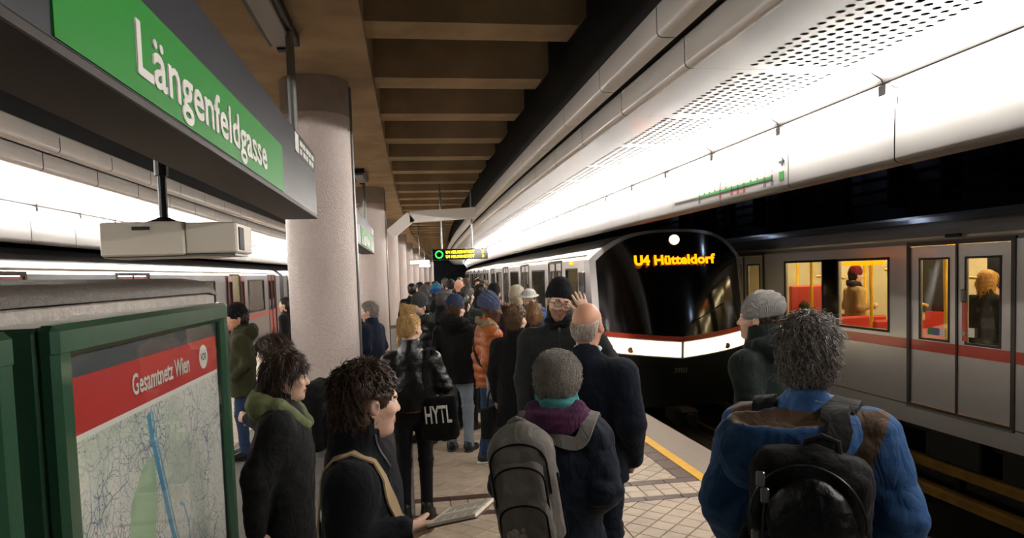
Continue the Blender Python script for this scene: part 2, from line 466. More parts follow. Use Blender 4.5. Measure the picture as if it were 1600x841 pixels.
# ------------------------------------------------------------------ lighting canopies above both platform edges
PITCHC = 1.3
def arc2(cx, cz, r, a0, a1, n=4):
    return [(cx + r * math.cos(R(a0 + (a1 - a0) * i / n)), cz + r * math.sin(R(a0 + (a1 - a0) * i / n))) for i in range(n + 1)]
def shell_mesh(mb, prof, y0, y1):
    n = len(prof)
    vs = [(x, y0, z) for x, z in prof] + [(x, y1, z) for x, z in prof]
    mb._add(vs, [(i, i + 1, n + i + 1, n + i) for i in range(n - 1)])
def perforated(mb, x0, x1, z, y0, y1, hx0, hx1, sg):
    pit = 0.079; rows = int((hx1 - hx0) / pit); ny = int((y1 - y0 - 0.04) / pit)
    ym = y0 + ((y1 - y0) - ny * pit) / 2; hx1 = hx0 + rows * pit
    def q(a, b, c, d):
        mb.quad((a, c, z), (b, c, z), (b, d, z), (a, d, z))
    q(x0, hx0, y0, y1); q(hx1, x1, y0, y1)
    for r in range(rows):
        a, b = hx0 + r * pit, hx0 + (r + 1) * pit; off = pit / 2 if r % 2 else 0.0
        cnt = ny - (1 if r % 2 else 0)
        q(a, b, y0, ym + off); q(a, b, ym + off + cnt * pit, y1)
        for j in range(cnt):
            c0 = ym + off + j * pit; c1 = c0 + pit; cx, cy = (a + b) / 2, (c0 + c1) / 2; rr = 0.0235
            outer = [(b, cy), (b, c1), (cx, c1), (a, c1), (a, cy), (a, c0), (cx, c0), (b, c0)]
            inner = [(cx + rr * math.cos(t * PI / 4), cy + rr * math.sin(t * PI / 4)) for t in range(8)]
            inner2 = inner
            vs = [(x, y, z) for x, y in outer] + [(x, y, z) for x, y in inner] + [(x, y, z + 0.006) for x, y in inner]
            fs = [(i, (i + 1) % 8, 8 + (i + 1) % 8, 8 + i) for i in range(8)] + [(8 + i, 8 + (i + 1) % 8, 16 + (i + 1) % 8, 16 + i) for i in range(8)]
            mb._add(vs, fs)
def make_canopy(sx, xc, label, y_from, y_to, map_module=None):
    """sx=+1: right side (distances measured from the right-hand geometry); sx=-1 mirrored about the column axis"""
    X = (lambda x: x) if sx > 0 else (lambda x: 2 * xc - x)
    root = empty('light_canopy', (X(2.5), 0, 2.5)); tag(root, label, 'light canopy'); root.location = (0, 0, 0)
    def prof(p): return [(X(x), z) for x, z in p]
    g = 0.006; L0, L1 = g, PITCHC - g
    def sh(p, name, m, y0=L0, y1=L1, smooth=True):
        mb = MB(); shell_mesh(mb, prof(p), y0, y1); o = mb.build(name, m, root)
        if smooth: smooth_angle(o, 50)
        return o
    up = sh([(1.72, 3.545), (1.625, 3.545), (1.60, 3.52)] + arc2(1.635, 3.365, 0.035, 180, 270) + [(1.72, 3.33)], 'upper_strip', M_strip)
    lo = sh([(1.95, 3.37), (1.81, 3.37), (1.78, 3.34)] + arc2(1.82, 3.18, 0.04, 180, 270) + [(1.84, 3.14)], 'lower_strip', M_strip)
    mb = MB(); perforated(mb, min(X(1.84), X(3.02)), max(X(1.84), X(3.02)), 3.14, L0 - g * .7, L1 + g * .7, min(X(2.16), X(2.93)), max(X(2.16), X(2.93)), sx)
    pf = mb.build('perforated_panel', M_white, root, recalc=False)
    tr = sh([(3.02, 3.14), (3.06, 3.135), (3.15, 3.085), (3.16, 3.06)], 'trough_panel', M_white)
    lp = sh([(3.20, 3.05), (3.27, 3.03), (3.27, 2.93), (3.25, 2.90), (3.245, 2.60)] + arc2(3.275, 2.57, 0.03, 180, 262, 4) + [(3.34, 2.525), (3.40, 2.56)], 'lit_panel', M_litpanel)
    mb = MB(); mb.tube([(X(3.17), 0.03, 2.965), (X(3.17), PITCHC - 0.03, 2.965)], 0.019, 10); tu = mb.build('tube_lamp', M_tube, root, smooth=False); smooth_angle(tu)
    mb = MB(); mb.box(X(3.155), X(3.185), -0.035, 0.035, 2.975, 3.045)
    so = mb.build('lamp_socket', M_white, root)
    protos = [up, lo, pf, tr, lp, tu, so]
    n0 = math.floor((y_from - 4.2) / PITCHC); n1 = math.ceil((y_to - 4.2) / PITCHC)
    for k in range(n0, n1):
        y = 4.2 + k * PITCHC; a = bend_ang(y + .65)
        for p in protos:
            if k == n0: p.location = (bend(y), y, 0); p.rotation_euler = (0, 0, a)
            else: inst(p, p.name.split('.')[0], root, (bend(y), y, 0), a)
    yy = [y_from - 1.3] + yrange(max(y_from, 0.5), y_to, 3.0)
    sweep('trough_rail', prof([(3.16, 3.075), (3.16, 3.05), (3.21, 3.04), (3.21, 3.065)]), yy, M_darksteel, root)
    sweep('backing', prof([(1.9, 3.30), (1.9, 3.36), (3.36, 3.36), (3.36, 3.30)]), yy, M_black, root)  # added opaque sheet: stops tube light leaking up, leaves the holes dark
    sweep('back_cover', prof([(3.40, 2.55), (3.33, 2.55), (3.33, 3.32), (3.40, 3.32)]), yy, M_darksteel, root)  # added to close the back, so tube light does not leak
    sweep('cable_tray', prof([(1.72, 3.36), (1.72, 3.5), (1.95, 3.5), (1.95, 3.36)]), yy, M_black, root)
    return root
canopy_r = make_canopy(1, 0, 'white perforated ceiling canopy with bare tubes above the arriving train track', 0.2, 84)
canopy_l = make_canopy(-1, -1.03, 'white tube-lit canopy above the track with the red-doored train', 1.5, 60)

# line diagram printed on the white panel of the right canopy
def line_map():
    xx = 3.243
    y0 = 4.2 + PITCHC; y1 = y0 + PITCHC       # right-hand (near) end and far end of the printed panel
    g = MB(); d = MB(); r = MB(); k = MB()
    def rect(mb, ya, yb, za, zb, x=xx): mb.box(x - 0.003, x + 0.003, ya, yb, za, zb)
    ny = y0 + 0.26
    st = [ny + i * (1.55 / 12) for i in range(13)]
    z = 2.66
    rect(g, st[0], st[-1], z - 0.012, z + 0.012)
    rect(d, st[-1], st[-1] + 0.72, z - 0.008, z + 0.008)
    for i, s in enumerate(st):
        if i in (0, 1, 4, 5, 6, 8, 12):
            rect(k, s - 0.008, s + 0.008, z - 0.02, z + 0.02, xx - 0.002)
            rect(r if i not in (0, 12, 1) else d, s - 0.02, s + 0.02, z - 0.07, z - 0.04); rect(r if i not in (0, 12, 1) else d, s - 0.015, s + 0.015, z - 0.035, z - 0.028)
        else: rect(g, s - 0.01, s + 0.01, z + 0.012, z + 0.03)
        ln = 0.13 + 0.1 * ((i * 7) % 5) / 5
        d._add([(xx - .002, s - 0.004, z + 0.045), (xx - .002, s + 0.004, z + 0.045), (xx - .002, s - ln * .55 + 0.004, z + 0.045 + ln), (xx - .002, s - ln * .55 - 0.004, z + 0.045 + ln)], [(0, 1, 2, 3)])
    rect(g, y0 + 0.07, y0 + 0.14, 2.615, 2.69); 
    # arrow
    ya = y0 + 0.11
    rect(k, ya - 0.05, ya + 0.035, 2.765, 2.785)
    k._add([(xx - .003, ya - 0.065, 2.775), (xx - .003, ya - 0.02, 2.82), (xx - .003, ya - 0.01, 2.805), (xx - .003, ya - 0.035, 2.775)], [(0, 1, 2, 3)])
    k._add([(xx - .003, ya - 0.065, 2.775), (xx - .003, ya - 0.02, 2.73), (xx - .003, ya - 0.01, 2.745), (xx - .003, ya - 0.035, 2.775)], [(0, 1, 2, 3)])
    for nm, mb_, mm in (('line_map_green', g, mat('print_green', '#12701f', .6)), ('line_map_names', d, mat('print_grey', '#4a4d50', 0.6)), ('line_map_transfers', r, mat('print_red', '#8a1a22', 0.6)), ('line_map_stops', k, mat('print_black', '#20242a', 0.6))):
        o = mb_.build(nm, mm, canopy_r, recalc=False); o['kind'] = 'stuff'
line_map()

# ------------------------------------------------------------------ columns
def column(y, i):
    x = -0.93 + bend(y)
    root = empty('column', (x, y, 0), bend_ang(y))
    which = ['first mosaic-clad round column, beside the station name sign', 'second round column, behind the short hanging green sign', 'third round column in the row, below the white arched duct']
    if i < 3: tag(root, which[i], 'column', 'columns along the platform')
    else: tag(root, 'distant round column in the row beyond the arched duct', 'column', 'columns along the platform')
    s = MB(); s.tube([(0, 0, 0.0), (0, 0, 3.62)], 0.365, 40, False); o = s.build('shaft', M_col, root); smooth_angle(o)
    s = MB(); s.tube([(0, 0, 3.62), (0, 0, 4.01)], 0.365, 40, False); o = s.build('column_head', M_colgrey, root); smooth_angle(o)
    s = MB(); s.box(0.315, 0.385, -0.05, 0.05, 0.0, 3.95, 0.008); s.build('cable_channel', M_steel, root)
    s = MB(); s.cyl((0, 0), 0.375, 0.0, 0.12, 40); o = s.build('base_ring', M_greyfloor, root)
    return root
for i in range(9): column(7.75 + 9.0 * i, i)

# ------------------------------------------------------------------ rails in the track troughs
def rail(x, name_lab, ya=-3, yb=YEND):
    p = [(x - .06, -1.15), (x - .06, -1.135), (x - .012, -1.12), (x - .012, -1.03), (x - .035, -1.02), (x - .035, -0.985), (x + .035, -0.985), (x + .035, -1.02), (x + .012, -1.03), (x + .012, -1.12), (x + .06, -1.135), (x + .06, -1.15)]
    o = sweep('rail', p, [y for y in ys if ya <= y <= yb], M_rail); tag(o, name_lab, 'rail', 'running rails'); return o
for x, l in ((3.76, 'running rail of the arriving train track, platform side'), (5.19, 'running rail of the arriving train track, beside the yellow cover board'),
             (7.16, 'running rail under the silver train, nearer side'), (8.59, 'running rail under the silver train, tunnel wall side'),
             (-5.82, 'running rail of the red-doored train, platform side'), (-7.25, 'running rail of the red-doored train, tunnel wall side')):
    rail(x, l)
def cover(x, z, lab):
    root = empty('third_rail_cover', (x, 0, -1.15)); tag(root, lab, 'rail cover')
    ysn = [y for y in ys if y <= 40]
    p = [(x - .075, z - .07), (x - .075, z + .02), (x - .045, z + .05), (x + .045, z + .05), (x + .075, z + .02), (x + .075, z - .07)]
    o = sweep('cover_board', p, ysn, M_thirdrail); o.parent = root; o.location = (-x, 0, 1.15)
    y = 1.0
    while y < 16:
        b = MB(); b.box(x - .045, x + .045, y - .05, y + .05, -1.15, z - .06); q = b.build('bracket', M_darksteel, root, loc=(-x + bend(y), 0, 1.15)); y += 2.2
cover(6.28, -0.93, 'yellow third rail cover board between the two right-hand tracks')
cover(6.78, -0.80, 'yellow cover board close under the silver train skirt')
# dark cable racks on the tunnel side
rk = empty('cable_rack', (9.7, 0, 3.0)); tag(rk, 'dark cable rack along the tunnel above the silver train', 'cable rack')
for z in (3.05, 3.3, 3.55, 3.8):
    o = sweep('cable', [(9.62, z), (9.62, z + .06), (9.78, z + .06), (9.78, z)], [y for y in ys if -1 < y < 30], M_darksteel, None); o.parent = rk; o.location = (-9.7, 0, -3.0)
y = 0
while y < 24:
    b = MB(); b.box(9.6, 9.99, y, y + .06, 2.95, 3.95); b.build('rack_arm', M_darksteel, rk, loc=(-9.7 + bend(y), 0, -3.0)); y += 1.4
# added lamps, out of view, to brighten the dark tunnel behind the silver train
M_fill = mat('fill_lamp_glass', '#dfe8f5', .4, emit=14.0, emit_col='#cfe0ff')
for k, y in enumerate((1.0, 7.0, 13.0, 19.0, 25.0)):
    r = empty('tunnel_fill_lamp', (9.99 + bend(y), y, 4.4)); tag(r, 'added fill lamp on the tunnel wall above the cable rack', 'lamp', 'added tunnel fill lamps')
    b = MB(); b.box(-0.05, 0.012, -0.16, 0.16, -0.09, 0.09, 0.02); b.build('housing', M_darksteel, r)
    b = MB(); b.box(-0.11, -0.04, -0.13, 0.13, -0.065, 0.065, 0.03); b.build('glass', M_fill, r)
# ------------------------------------------------------------------ trains
M_silver = mat('train_silver', '#cbc8c5', 0.32, 0.3, var=(0.8, 0.06), coat=0.35)
M_silver_shade = mat('train_silver_shade', '#77787a', 0.35, 0.3, var=(0.8, 0.08), coat=0.3)  # the silver darkened: shade on the left train painted into its colour
M_trainroof = mat('train_roof', '#5d5b5a', 0.6, 0.2)
M_red = mat('train_red', '#c33a22', 0.38, coat=0.3)
M_reddoor = mat('train_red_door', '#a5232a', 0.4, coat=0.3)
M_rubber = mat('black_rubber', '#141414', 0.55)
M_gasket = mat('brown_gasket', '#3f362c', 0.5)
M_blackgloss = mat('black_gloss', '#0b0a0a', 0.12, coat=0.4)
M_inwall = mat('train_interior_wall', '#cdbf9c', 0.5)
M_infloor = mat('train_interior_floor', '#5b5650', 0.6)
M_inlamp = mat('train_interior_lamp', '#fff2d8', 0.4, emit=TRAIN_LAMP, emit_col='#ffe9b8')
M_pole = mat('yellow_pole', '#f2c01a', 0.35)
M_seat = mat('red_seat', '#c2372a', 0.55)
M_skirt = mat('underframe', '#2a2723', 0.7, 0.3, var=(5, 0.3))
M_led = mat('orange_led', '#ff9a10', 0.5, emit=0.7, emit_col='#ff7a04')
M_headlight = mat('headlight', '#fff3d8', 0.3, emit=0.36, emit_col='#ffeec4')
M_silver2 = mat('cab_silver', '#a19d9a', 0.32, 0.5, coat=0.3)
M_bumper = mat('cab_bumper', '#1b211c', 0.35, 0.2)
def glass_mat(name, tint, refl):
    m = bpy.data.materials.new(name); m.use_nodes = True; nt = m.node_tree; N = nt.nodes; N.clear()
    out = N.new('ShaderNodeOutputMaterial'); mx = N.new('ShaderNodeMixShader'); tr = N.new('ShaderNodeBsdfTransparent'); gl = N.new('ShaderNodeBsdfGlossy')
    tr.inputs[0].default_value = tint; gl.inputs['Roughness'].default_value = 0.03
    lw = N.new('ShaderNodeLayerWeight'); lw.inputs[0].default_value = 0.5
    pw = N.new('ShaderNodeMath'); pw.operation = 'POWER'; pw.inputs[1].default_value = 4.0
    ma = N.new('ShaderNodeMath'); ma.operation = 'MULTIPLY_ADD'; ma.inputs[1].default_value = 0.7; ma.inputs[2].default_value = refl
    nt.links.new(lw.outputs['Facing'], pw.inputs[0]); nt.links.new(pw.outputs[0], ma.inputs[0])
    nt.links.new(ma.outputs[0], mx.inputs[0]); nt.links.new(tr.outputs[0], mx.inputs[1]); nt.links.new(gl.outputs[0], mx.inputs[2]); nt.links.new(mx.outputs[0], out.inputs[0])
    MATS[name] = m; return m
M_glass = glass_mat('window_glass', (0.9, 0.9, 0.86, 1), 0.04)
M_glassdark = glass_mat('tinted_glass', (0.42, 0.43, 0.42, 1), 0.08)

HW = 1.375
def ztop(u): return 2.08 + 0.46 * (1 - abs(u) ** 3.2)
def skin(mb, s, y0, y1, z0, z1, holes, d=0.0, depth=0.05):
    """flat side wall at inward distance d with rectangular holes and their reveals"""
    ysb = sorted({y0, y1} | {v for h in holes for v in h[:2]}); zsb = sorted({z0, z1} | {v for h in holes for v in h[2:]})
    for i in range(len(ysb) - 1):
        for j in range(len(zsb) - 1):
            a, b, c, e = ysb[i], ysb[i + 1], zsb[j], zsb[j + 1]
            if b <= y0 or a >= y1 or e <= z0 or c >= z1: continue
            my, mz = (a + b) / 2, (c + e) / 2
            if any(h[0] < my < h[1] and h[2] < mz < h[3] for h in holes): continue
            mb.quad((s * d, a, c), (s * d, b, c), (s * d, b, e), (s * d, a, e))
    for h in holes:
        a, b, c, e = h
        for p, q in (((a, c), (b, c)), ((b, c), (b, e)), ((b, e), (a, e)), ((a, e), (a, c))):
            mb.quad((s * d, p[0], p[1]), (s * d, q[0], q[1]), (s * (d + depth), q[0], q[1]), (s * (d + depth), p[0], p[1]))
def frame_ring(mb, s, y0, y1, z0, z1, w, d0, d1):
    for a, b, c, e in ((y0 - w, y1 + w, z0 - w, z0), (y0 - w, y1 + w, z1, z1 + w), (y0 - w, y0, z0, z1), (y1, y1 + w, z0, z1)):
        mb.box(s * d0, s * d1, a, b, c, e)
def train_car(label, group, x_side, s, y0, length, doors, windows, bands=(), paint=None, open_doors=(), leaf_mat=None, glass=None, detail=True, cab_end=False, lamps=True, stripe_gap=None):
    """s=+1: interior lies towards +x; all y given relative to the car start"""
    ym = y0 + length / 2
    root = empty('train', (x_side + bend(y0), y0, -1.15), bend_ang(ym)); tag(root, label, 'train', group)
    leaf_mat = leaf_mat or M_silver; glass = glass or M_glass
    Z0 = 1.15
    def fin(o): o.location = (0, 0, Z0); return o
    dh = [(a, b, 0.0, 2.06) for a, b in doors]; wh = [(a, b, 0.93, 1.9) for a, b in windows]
    mb = MB(); skin(mb, s, 0, length, -0.28, 2.08, dh + wh)
    n = 14; pr = [((u + 1) * HW * s, ztop(u)) for u in [-1 + 2 * i / n for i in range(n + 1)]]
    vs = [(x, 0, z) for x, z in pr] + [(x, length, z) for x, z in pr]
    mb._add(vs, [(i, i + 1, n + 2 + i, n + 1 + i) for i in range(n)])
    skin(mb, s, 0, length, -0.28, 2.08, [], d=2 * HW)
    for yy in ((0, length) if not cab_end else (length,)):
        mb.poly([(s * 0, yy, -0.28)] + [(x, yy, z) for x, z in pr] + [(s * 2 * HW, yy, -0.28)])
    fin(mb.build('body', paint or M_silver, root, recalc=False))
    mb = MB(); mb.box(s * 0.03, s * 2.72, 0.02, length - .02, -0.06, 0.0); fin(mb.build('interior_floor', M_infloor, root))
    mb = MB(); mb.box(s * 0.06, s * 2.70, 0.02, length - .02, 2.14, 2.17); fin(mb.build('interior_ceiling', M_inwall, root))
    mb = MB(); skin(mb, s, 0.02, length - .02, 0, 2.15, [], d=2.6); 
    fin(mb.build('interior_wall', M_inwall, root, recalc=False))
    if lamps:
        for d in (0.75, 1.95):
            k = 0.5
            while k < length - 1.5:
                mb = MB(); mb.box(s * (d - .07), s * (d + .07), k, k + 1.5, 2.115, 2.14); fin(mb.build('interior_lamp', M_inlamp, root)); k += 1.9
    if detail:
        for a, b in [(0.4, 1.9)] + [(w[0], w[1]) for w in windows]:
            # dark windows of the opposite side
            mb = MB(); mb.box(s * 2.57, s * 2.598, a, b, 0.95, 1.9); fin(mb.build('opposite_window', M_blackgloss, root))
    # red waist stripe, proud of the skin
    cuts = sorted(doors); spans = []; c = 0.0
    for a, b in cuts: spans.append((c, a)); c = b
    spans.append((c, length))
    for a, b in spans:
        if b - a > 0.05:
            mb = MB(); mb.box(s * -0.004, s * 0.004, a, b, 0.71, 0.845); fin(mb.build('waist_stripe', M_red, root))
    mb = MB(); mb.box(s * -0.004, s * 0.004, 0, length, -0.035, -0.022); fin(mb.build('sill_joint', M_gasket, root))
    # windows
    for a, b, c, d in wh:
        mb = MB(); frame_ring(mb, s, a, b, c, d, 0.035, -0.008, 0.02); f = fin(mb.build('window_frame', M_rubber, root))
        mb = MB(); mb.box(s * 0.012, s * 0.018, a, b, c, d); mb.build('pane', glass, f)
    for a, b in bands:
        mb = MB(); mb.box(s * -0.006, s * 0.004, a, b, 0.9, 1.935); fin(mb.build('window_band', M_blackgloss, root))
    # doors
    for i, (a, b) in enumerate(doors):
        mb = MB(); frame_ring(mb, s, a, b, 0.0, 2.06, 0.055, -0.012, 0.02); fin(mb.build('door_frame', M_gasket, root))
        mb = MB(); mb.box(s * -0.03, s * 0.0, a - .05, b + .05, -0.055, -0.03); fin(mb.build('door_sill', M_steel, root))
        m = (a + b) / 2
        is_open = i in open_doors
        for k, (p, q) in enumerate(((a, m - 0.012), (m + 0.012, b))):
            off = 0.0; dd = 0.012
            if is_open: off = -(m - a) - 0.0 if k == 0 else (m - a) + 0.0; dd = -0.05
            w = q - p; wa, wb = p + w * 0.22, q - w * 0.17
            if k == 1: wa, wb = p + w * 0.17, q - w * 0.22
            mb = MB(); skin(mb, s, p + off, q + off, 0.015, 2.05, [(wa + off, wb + off, 0.88, 1.88)], d=dd, depth=0.03)
            lf = fin(mb.build('door_leaf', leaf_mat, root, recalc=False))
            mb = MB(); frame_ring(mb, s, wa + off, wb + off, 0.88, 1.88, 0.025, dd - 0.006, dd + 0.02); mb.build('pane_gasket', M_rubber, lf)
            mb = MB(); mb.box(s * (dd + .012), s * (dd + .018), wa + off, wb + off, 0.88, 1.88); mb.build('pane', glass, lf)
            if not is_open and leaf_mat is M_silver:
                mb = MB(); mb.box(s * (dd - .004), s * (dd + .004), p + off, q + off, 0.71, 0.845); mb.build('waist_stripe', M_red, lf)
        if not is_open:
            mb = MB(); mb.box(s * -0.004, s * 0.02, m - 0.014, m + 0.014, 0.0, 2.06); fin(mb.build('door_seal', M_gasket, root))
    # underframe boxes and wheels
    mb = MB(); mb.box(s * 0.35, s * 2.4, 0.2, length - .2, -0.45, -0.27); fin(mb.build('underframe', M_skirt, root))
    k = 0.6; t = 0
    while k < length - 1.6 and detail:
        mb = MB(); mb.box(s * 0.18, s * 1.0, k, k + 0.9 + 0.3 * (t % 2), -0.72, -0.29, 0.02); fin(mb.build('equipment_box', M_skirt, root)); k += 1.5; t += 1
    for k in (2.2, 4.2, length - 4.2, length - 2.2):
        if 0 < k < length:
            for w in ((0.59, 0.73), (2.02, 2.16)):
                mb = MB(); mb.tube([(s * w[0], k, -0.57), (s * w[1], k, -0.57)], 0.42, 20); fin(mb.build('wheel', M_skirt, root))
    return root

# silver train on the far track
FY = 0.6
far = train_car('silver train with red waist stripe standing on the far track', None, 6.5, 1, FY, 17.0,
    [(6.60 - FY, 8.14 - FY), (11.95 - FY, 13.45 - FY), (1.2 - FY, 2.74 - FY)], [(8.57 - FY, 9.67 - FY), (10.10 - FY, 11.18 - FY), (3.2 - FY, 4.4 - FY), (4.7 - FY, 5.9 - FY)],
    bands=[(9.71 - FY, 10.06 - FY), (4.44 - FY, 4.66 - FY)])
def ff(o): o.location = (0, 0, 1.15); return o
for y in (7.0, 7.9, 8.45, 9.35, 10.3, 10.9, 12.3, 13.1):
    mb = MB(); x = 0.32 if y in (7.9, 9.35, 10.9, 7.0) else 0.9
    mb.tube([(x, y - FY, 0), (x, y - FY, 1.2), (x + .03, y - FY + .05, 1.7), (x, y - FY, 2.14)], 0.026, 8); ff(mb.build('grab_pole', M_pole, far))
for y, z, ya in ((7.55, 1.62, 8.0), (9.0, 1.72, 9.35), (10.3, 1.62, 11.1), (8.5, 1.25, 8.7)):
    mb = MB(); mb.tube([(0.55, y - FY, z), (0.55, ya - FY, z + .03)], 0.02, 8); ff(mb.build('grab_rail', M_pole, far))
for y in (8.75, 9.6, 10.15, 11.0, 3.6, 5.0):
    mb = MB(); mb.box(0.2, 1.05, y - FY, y - FY + 0.42, 0.38, 0.47, 0.04); mb.box(0.2, 1.05, y - FY + 0.36, y - FY + 0.44, 0.42, 1.02 if y != 11.0 else 1.5, 0.03); mb.box(0.3, 0.9, y - FY + .1, y - FY + .3, 0, .4)
    ff(mb.build('seat', M_seat, far))
mb = MB(); mb.box(1.75, 1.8, 8.9 - FY, 10.0 - FY, 0.4, 1.05); ff(mb.build('seat_back', M_seat, far))
mb = MB(); mb.box(0.62, 0.66, 7.35 - FY, 8.1 - FY, 0.6, 1.42); ff(mb.build('windscreen_partition', mat('partition_beige', '#e3d3a4', 0.4), far))
# orange side display in the top of a window, and its LED bars
mb = MB(); mb.box(0.03, 0.05, 8.70 - FY, 9.6 - FY, 1.83, 1.89); ff(mb.build('side_display', M_led, far))
# stickers and door button
for y, c in ((7.60, '#f0f0ea'), (7.70, '#2f6fb0'), (7.80, '#2f8a4a')):
    mb = MB(); mb.box(0.006, 0.012, y - FY - .04, y - FY + .04, 0.93, 1.02); ff(mb.build('sticker', mat('sticker' + c[1:4], c, .5), far))
mb = MB(); mb.box(0.006, 0.012, 7.11 - FY, 7.19 - FY, 0.95, 1.06); ff(mb.build('sticker', MATS['stickerf0f'], far))
mb = MB(); mb.box(0.004, 0.012, 7.22 - FY, 7.29 - FY, 0.90, 1.36, 0.003); ff(mb.build('door_handle_plate', M_red, far))
mb = MB(); mb.box(-0.03, 0.006, 7.22 - FY, 7.29 - FY, 1.36, 1.52, 0.02); ff(mb.build('door_button', M_steel, far))
mb = MB(); mb.tube([(-0.012, 7.25 - FY, 0.99), (0.006, 7.25 - FY, 0.99)], 0.028, 12); ff(mb.build('door_lock', M_steel, far))
mb = MB(); mb.tube([(-0.01, 7.30 - FY, 2.165), (-0.01, 7.52 - FY, 2.165)], 0.022, 10); ff(mb.build('door_lamp', M_rubber, far))

# arriving train: cab nose + cars along the platform edge
NY = 12.0
gp = 'cars of the arriving train'
near1 = train_car('leading car of the arriving train with dark curved cab front', gp, 3.1, 1, NY, 17.0,
    [(2.0, 3.4), (6.4, 7.8), (10.8, 12.2), (15.0, 16.4)], [(0.55, 1.55), (4.0, 5.8), (8.4, 10.2), (12.8, 14.4)], glass=M_glassdark, detail=False, cab_end=True)
for k, lab in ((1, 'second car of the arriving train, behind the leading car'), (2, 'third car of the arriving train, far along the curved platform')):
    train_car(lab, gp, 3.1, 1, NY + 17.5 * k, 17.0, [(2.0, 3.4), (6.4, 7.8), (10.8, 12.2), (15.0, 16.4)], [(0.3, 1.5), (4.0, 5.8), (8.4, 10.2), (12.8, 14.4)], glass=M_glassdark, detail=False)
YF = 10.85
def S(u, z, off=0.0):
    rk = max(0, z - 0.7) * 0.20 + max(0, 0.7 - z) * 0.10
    return (HW + u * HW * (1.0 - 0.03 * max(0, 0.7 - z)), (YF - NY) + 0.5 * abs(u) ** 2.4 + rk - off, z)
def patch(name, zl, zh, u0, u1, m, off=0.0, nu=40, nz=10, parent=None, back=0.0):
    vs = []; fs = []
    for i in range(nu + 1):
        u = u0 + (u1 - u0) * i / nu
        for j in range(nz + 1):
            z = zl(u) + (zh(u) - zl(u)) * j / nz; vs.append(S(u, z, off))
    for i in range(nu):
        for j in range(nz):
            a = i * (nz + 1) + j; fs.append((a, a + nz + 1, a + nz + 2, a + 1))
    if back:
        # rim going back so that the patch has an edge
        n0 = len(vs); edge = [i * (nz + 1) for i in range(nu + 1)] + [nu * (nz + 1) + j for j in range(1, nz + 1)] + [i * (nz + 1) + nz for i in range(nu - 1, -1, -1)] + [j for j in range(nz - 1, 0, -1)]
        for e in edge: vs.append((vs[e][0], vs[e][1] + back, vs[e][2]))
        ne = len(edge)
        for i in range(ne): fs.append((edge[i], edge[(i + 1) % ne], n0 + (i + 1) % ne, n0 + i))
    mb = MB(); mb._add(vs, fs); o = mb.build(name, m, parent or near1, smooth=False); smooth_angle(o, 40); o.location = (0, 0, 1.15) if parent is None else (0, 0, 0); return o
zv = lambda u: 0.56 + 0.13 * abs(u)
patch('cab_shell', lambda u: -0.42, ztop, -1, 1, M_silver2, nz=16)
# flanks and roof between nose and car body
mb = MB(); vs = []; us = [-1 + 2 * i / 40 for i in range(41)]
outl = [(-1, z) for z in (-0.42, 0, 0.4, 0.7, 1.0, 1.4, 1.8)] + [(u, ztop(u)) for u in us] + [(1, z) for z in (1.8, 1.4, 1.0, .7, .4, 0, -0.42)]
for u, z in outl: vs.append(S(u, z))
for u, z in outl: vs.append((HW + u * HW, 0.0, z))
n = len(outl); mb._add(vs, [(i, i + 1, n + i + 1, n + i) for i in range(n - 1)])
o = mb.build('cab_flank', M_silver2, near1, recalc=False); smooth_angle(o, 40); o.location = (0, 0, 1.15)
patch('windscreen', lambda u: zv(u) + 0.17, lambda u: ztop(u / 0.94) - 0.05 if abs(u) < 0.94 else 2.0, -0.93, 0.93, M_blackgloss, 0.012, nz=14, back=0.03)
patch('red_chevron', lambda u: zv(u) + 0.095, lambda u: zv(u) + 0.165, -0.97, 0.97, M_red, 0.016, nz=2, back=0.03)
for a, b in ((-0.95, -0.02), (0.02, 0.95)):
    patch('headlight', lambda u: zv(u) - 0.18, lambda u: zv(u) + 0.075, a, b, M_headlight, 0.018, nu=20, nz=3, back=0.03)
patch('bumper', lambda u: -0.46, lambda u: zv(u) - 0.20, -0.985, 0.985, M_bumper, 0.014, nz=8, back=0.04)
for u, z in ((-0.62, 0.53), (0.62, 0.53)):
    p = S(u, z, 0.03); mb = MB(); mb.tube([(p[0], p[1], p[2]), (p[0], p[1] + .04, p[2])], 0.05, 14); o = mb.build('lamp_lens', mat('amber_lens', '#a5794a', .3), near1); o.location = (0, 0, 1.15)
p = S(0.0, 2.36, 0.05); mb = MB(); mb.tube([(p[0], p[1], p[2]), (p[0], p[1] + .05, p[2])], 0.085, 18); o = mb.build('top_lamp', M_headlight, near1); o.location = (0, 0, 1.15)
p = S(0, 1.95, 0.075)
o = text_mesh('destination_display', 'U4', 0.22, M_led, near1, frame_mat((HW - 0.74, p[1] + .02, 1.95), (1, 0, 0), (0, 0.2, 1)), bold=0.012); o.location = (0, 0, 1.15)
o = text_mesh('destination_display', 'Hütteldorf', 0.22, M_led, near1, frame_mat((HW - 0.40, p[1] + .02, 1.95), (1, 0, 0), (0, 0.2, 1)), sx=1.12, bold=0.008); o.location = (0, 0, 1.15)
p = S(0, 0.12, 0.03)
o = text_mesh('fleet_number', '3903', 0.12, mat('faded_number', '#8f8f86', .6), near1, frame_mat((HW - 0.16, p[1] - 0.01, 0.13), (1, 0, 0), (0, -0.1, 1))); o.location = (0, 0, 1.15)
mb = MB(); mb.box(HW - .16, HW + .16, YF - NY - 0.25, YF - NY + .5, -0.75, -0.45, 0.04); mb.tube([(HW, YF - NY - .32, -0.6), (HW, YF - NY + .4, -0.6)], 0.09, 12); o = mb.build('coupler', M_skirt, near1); o.location = (0, 0, 1.15)
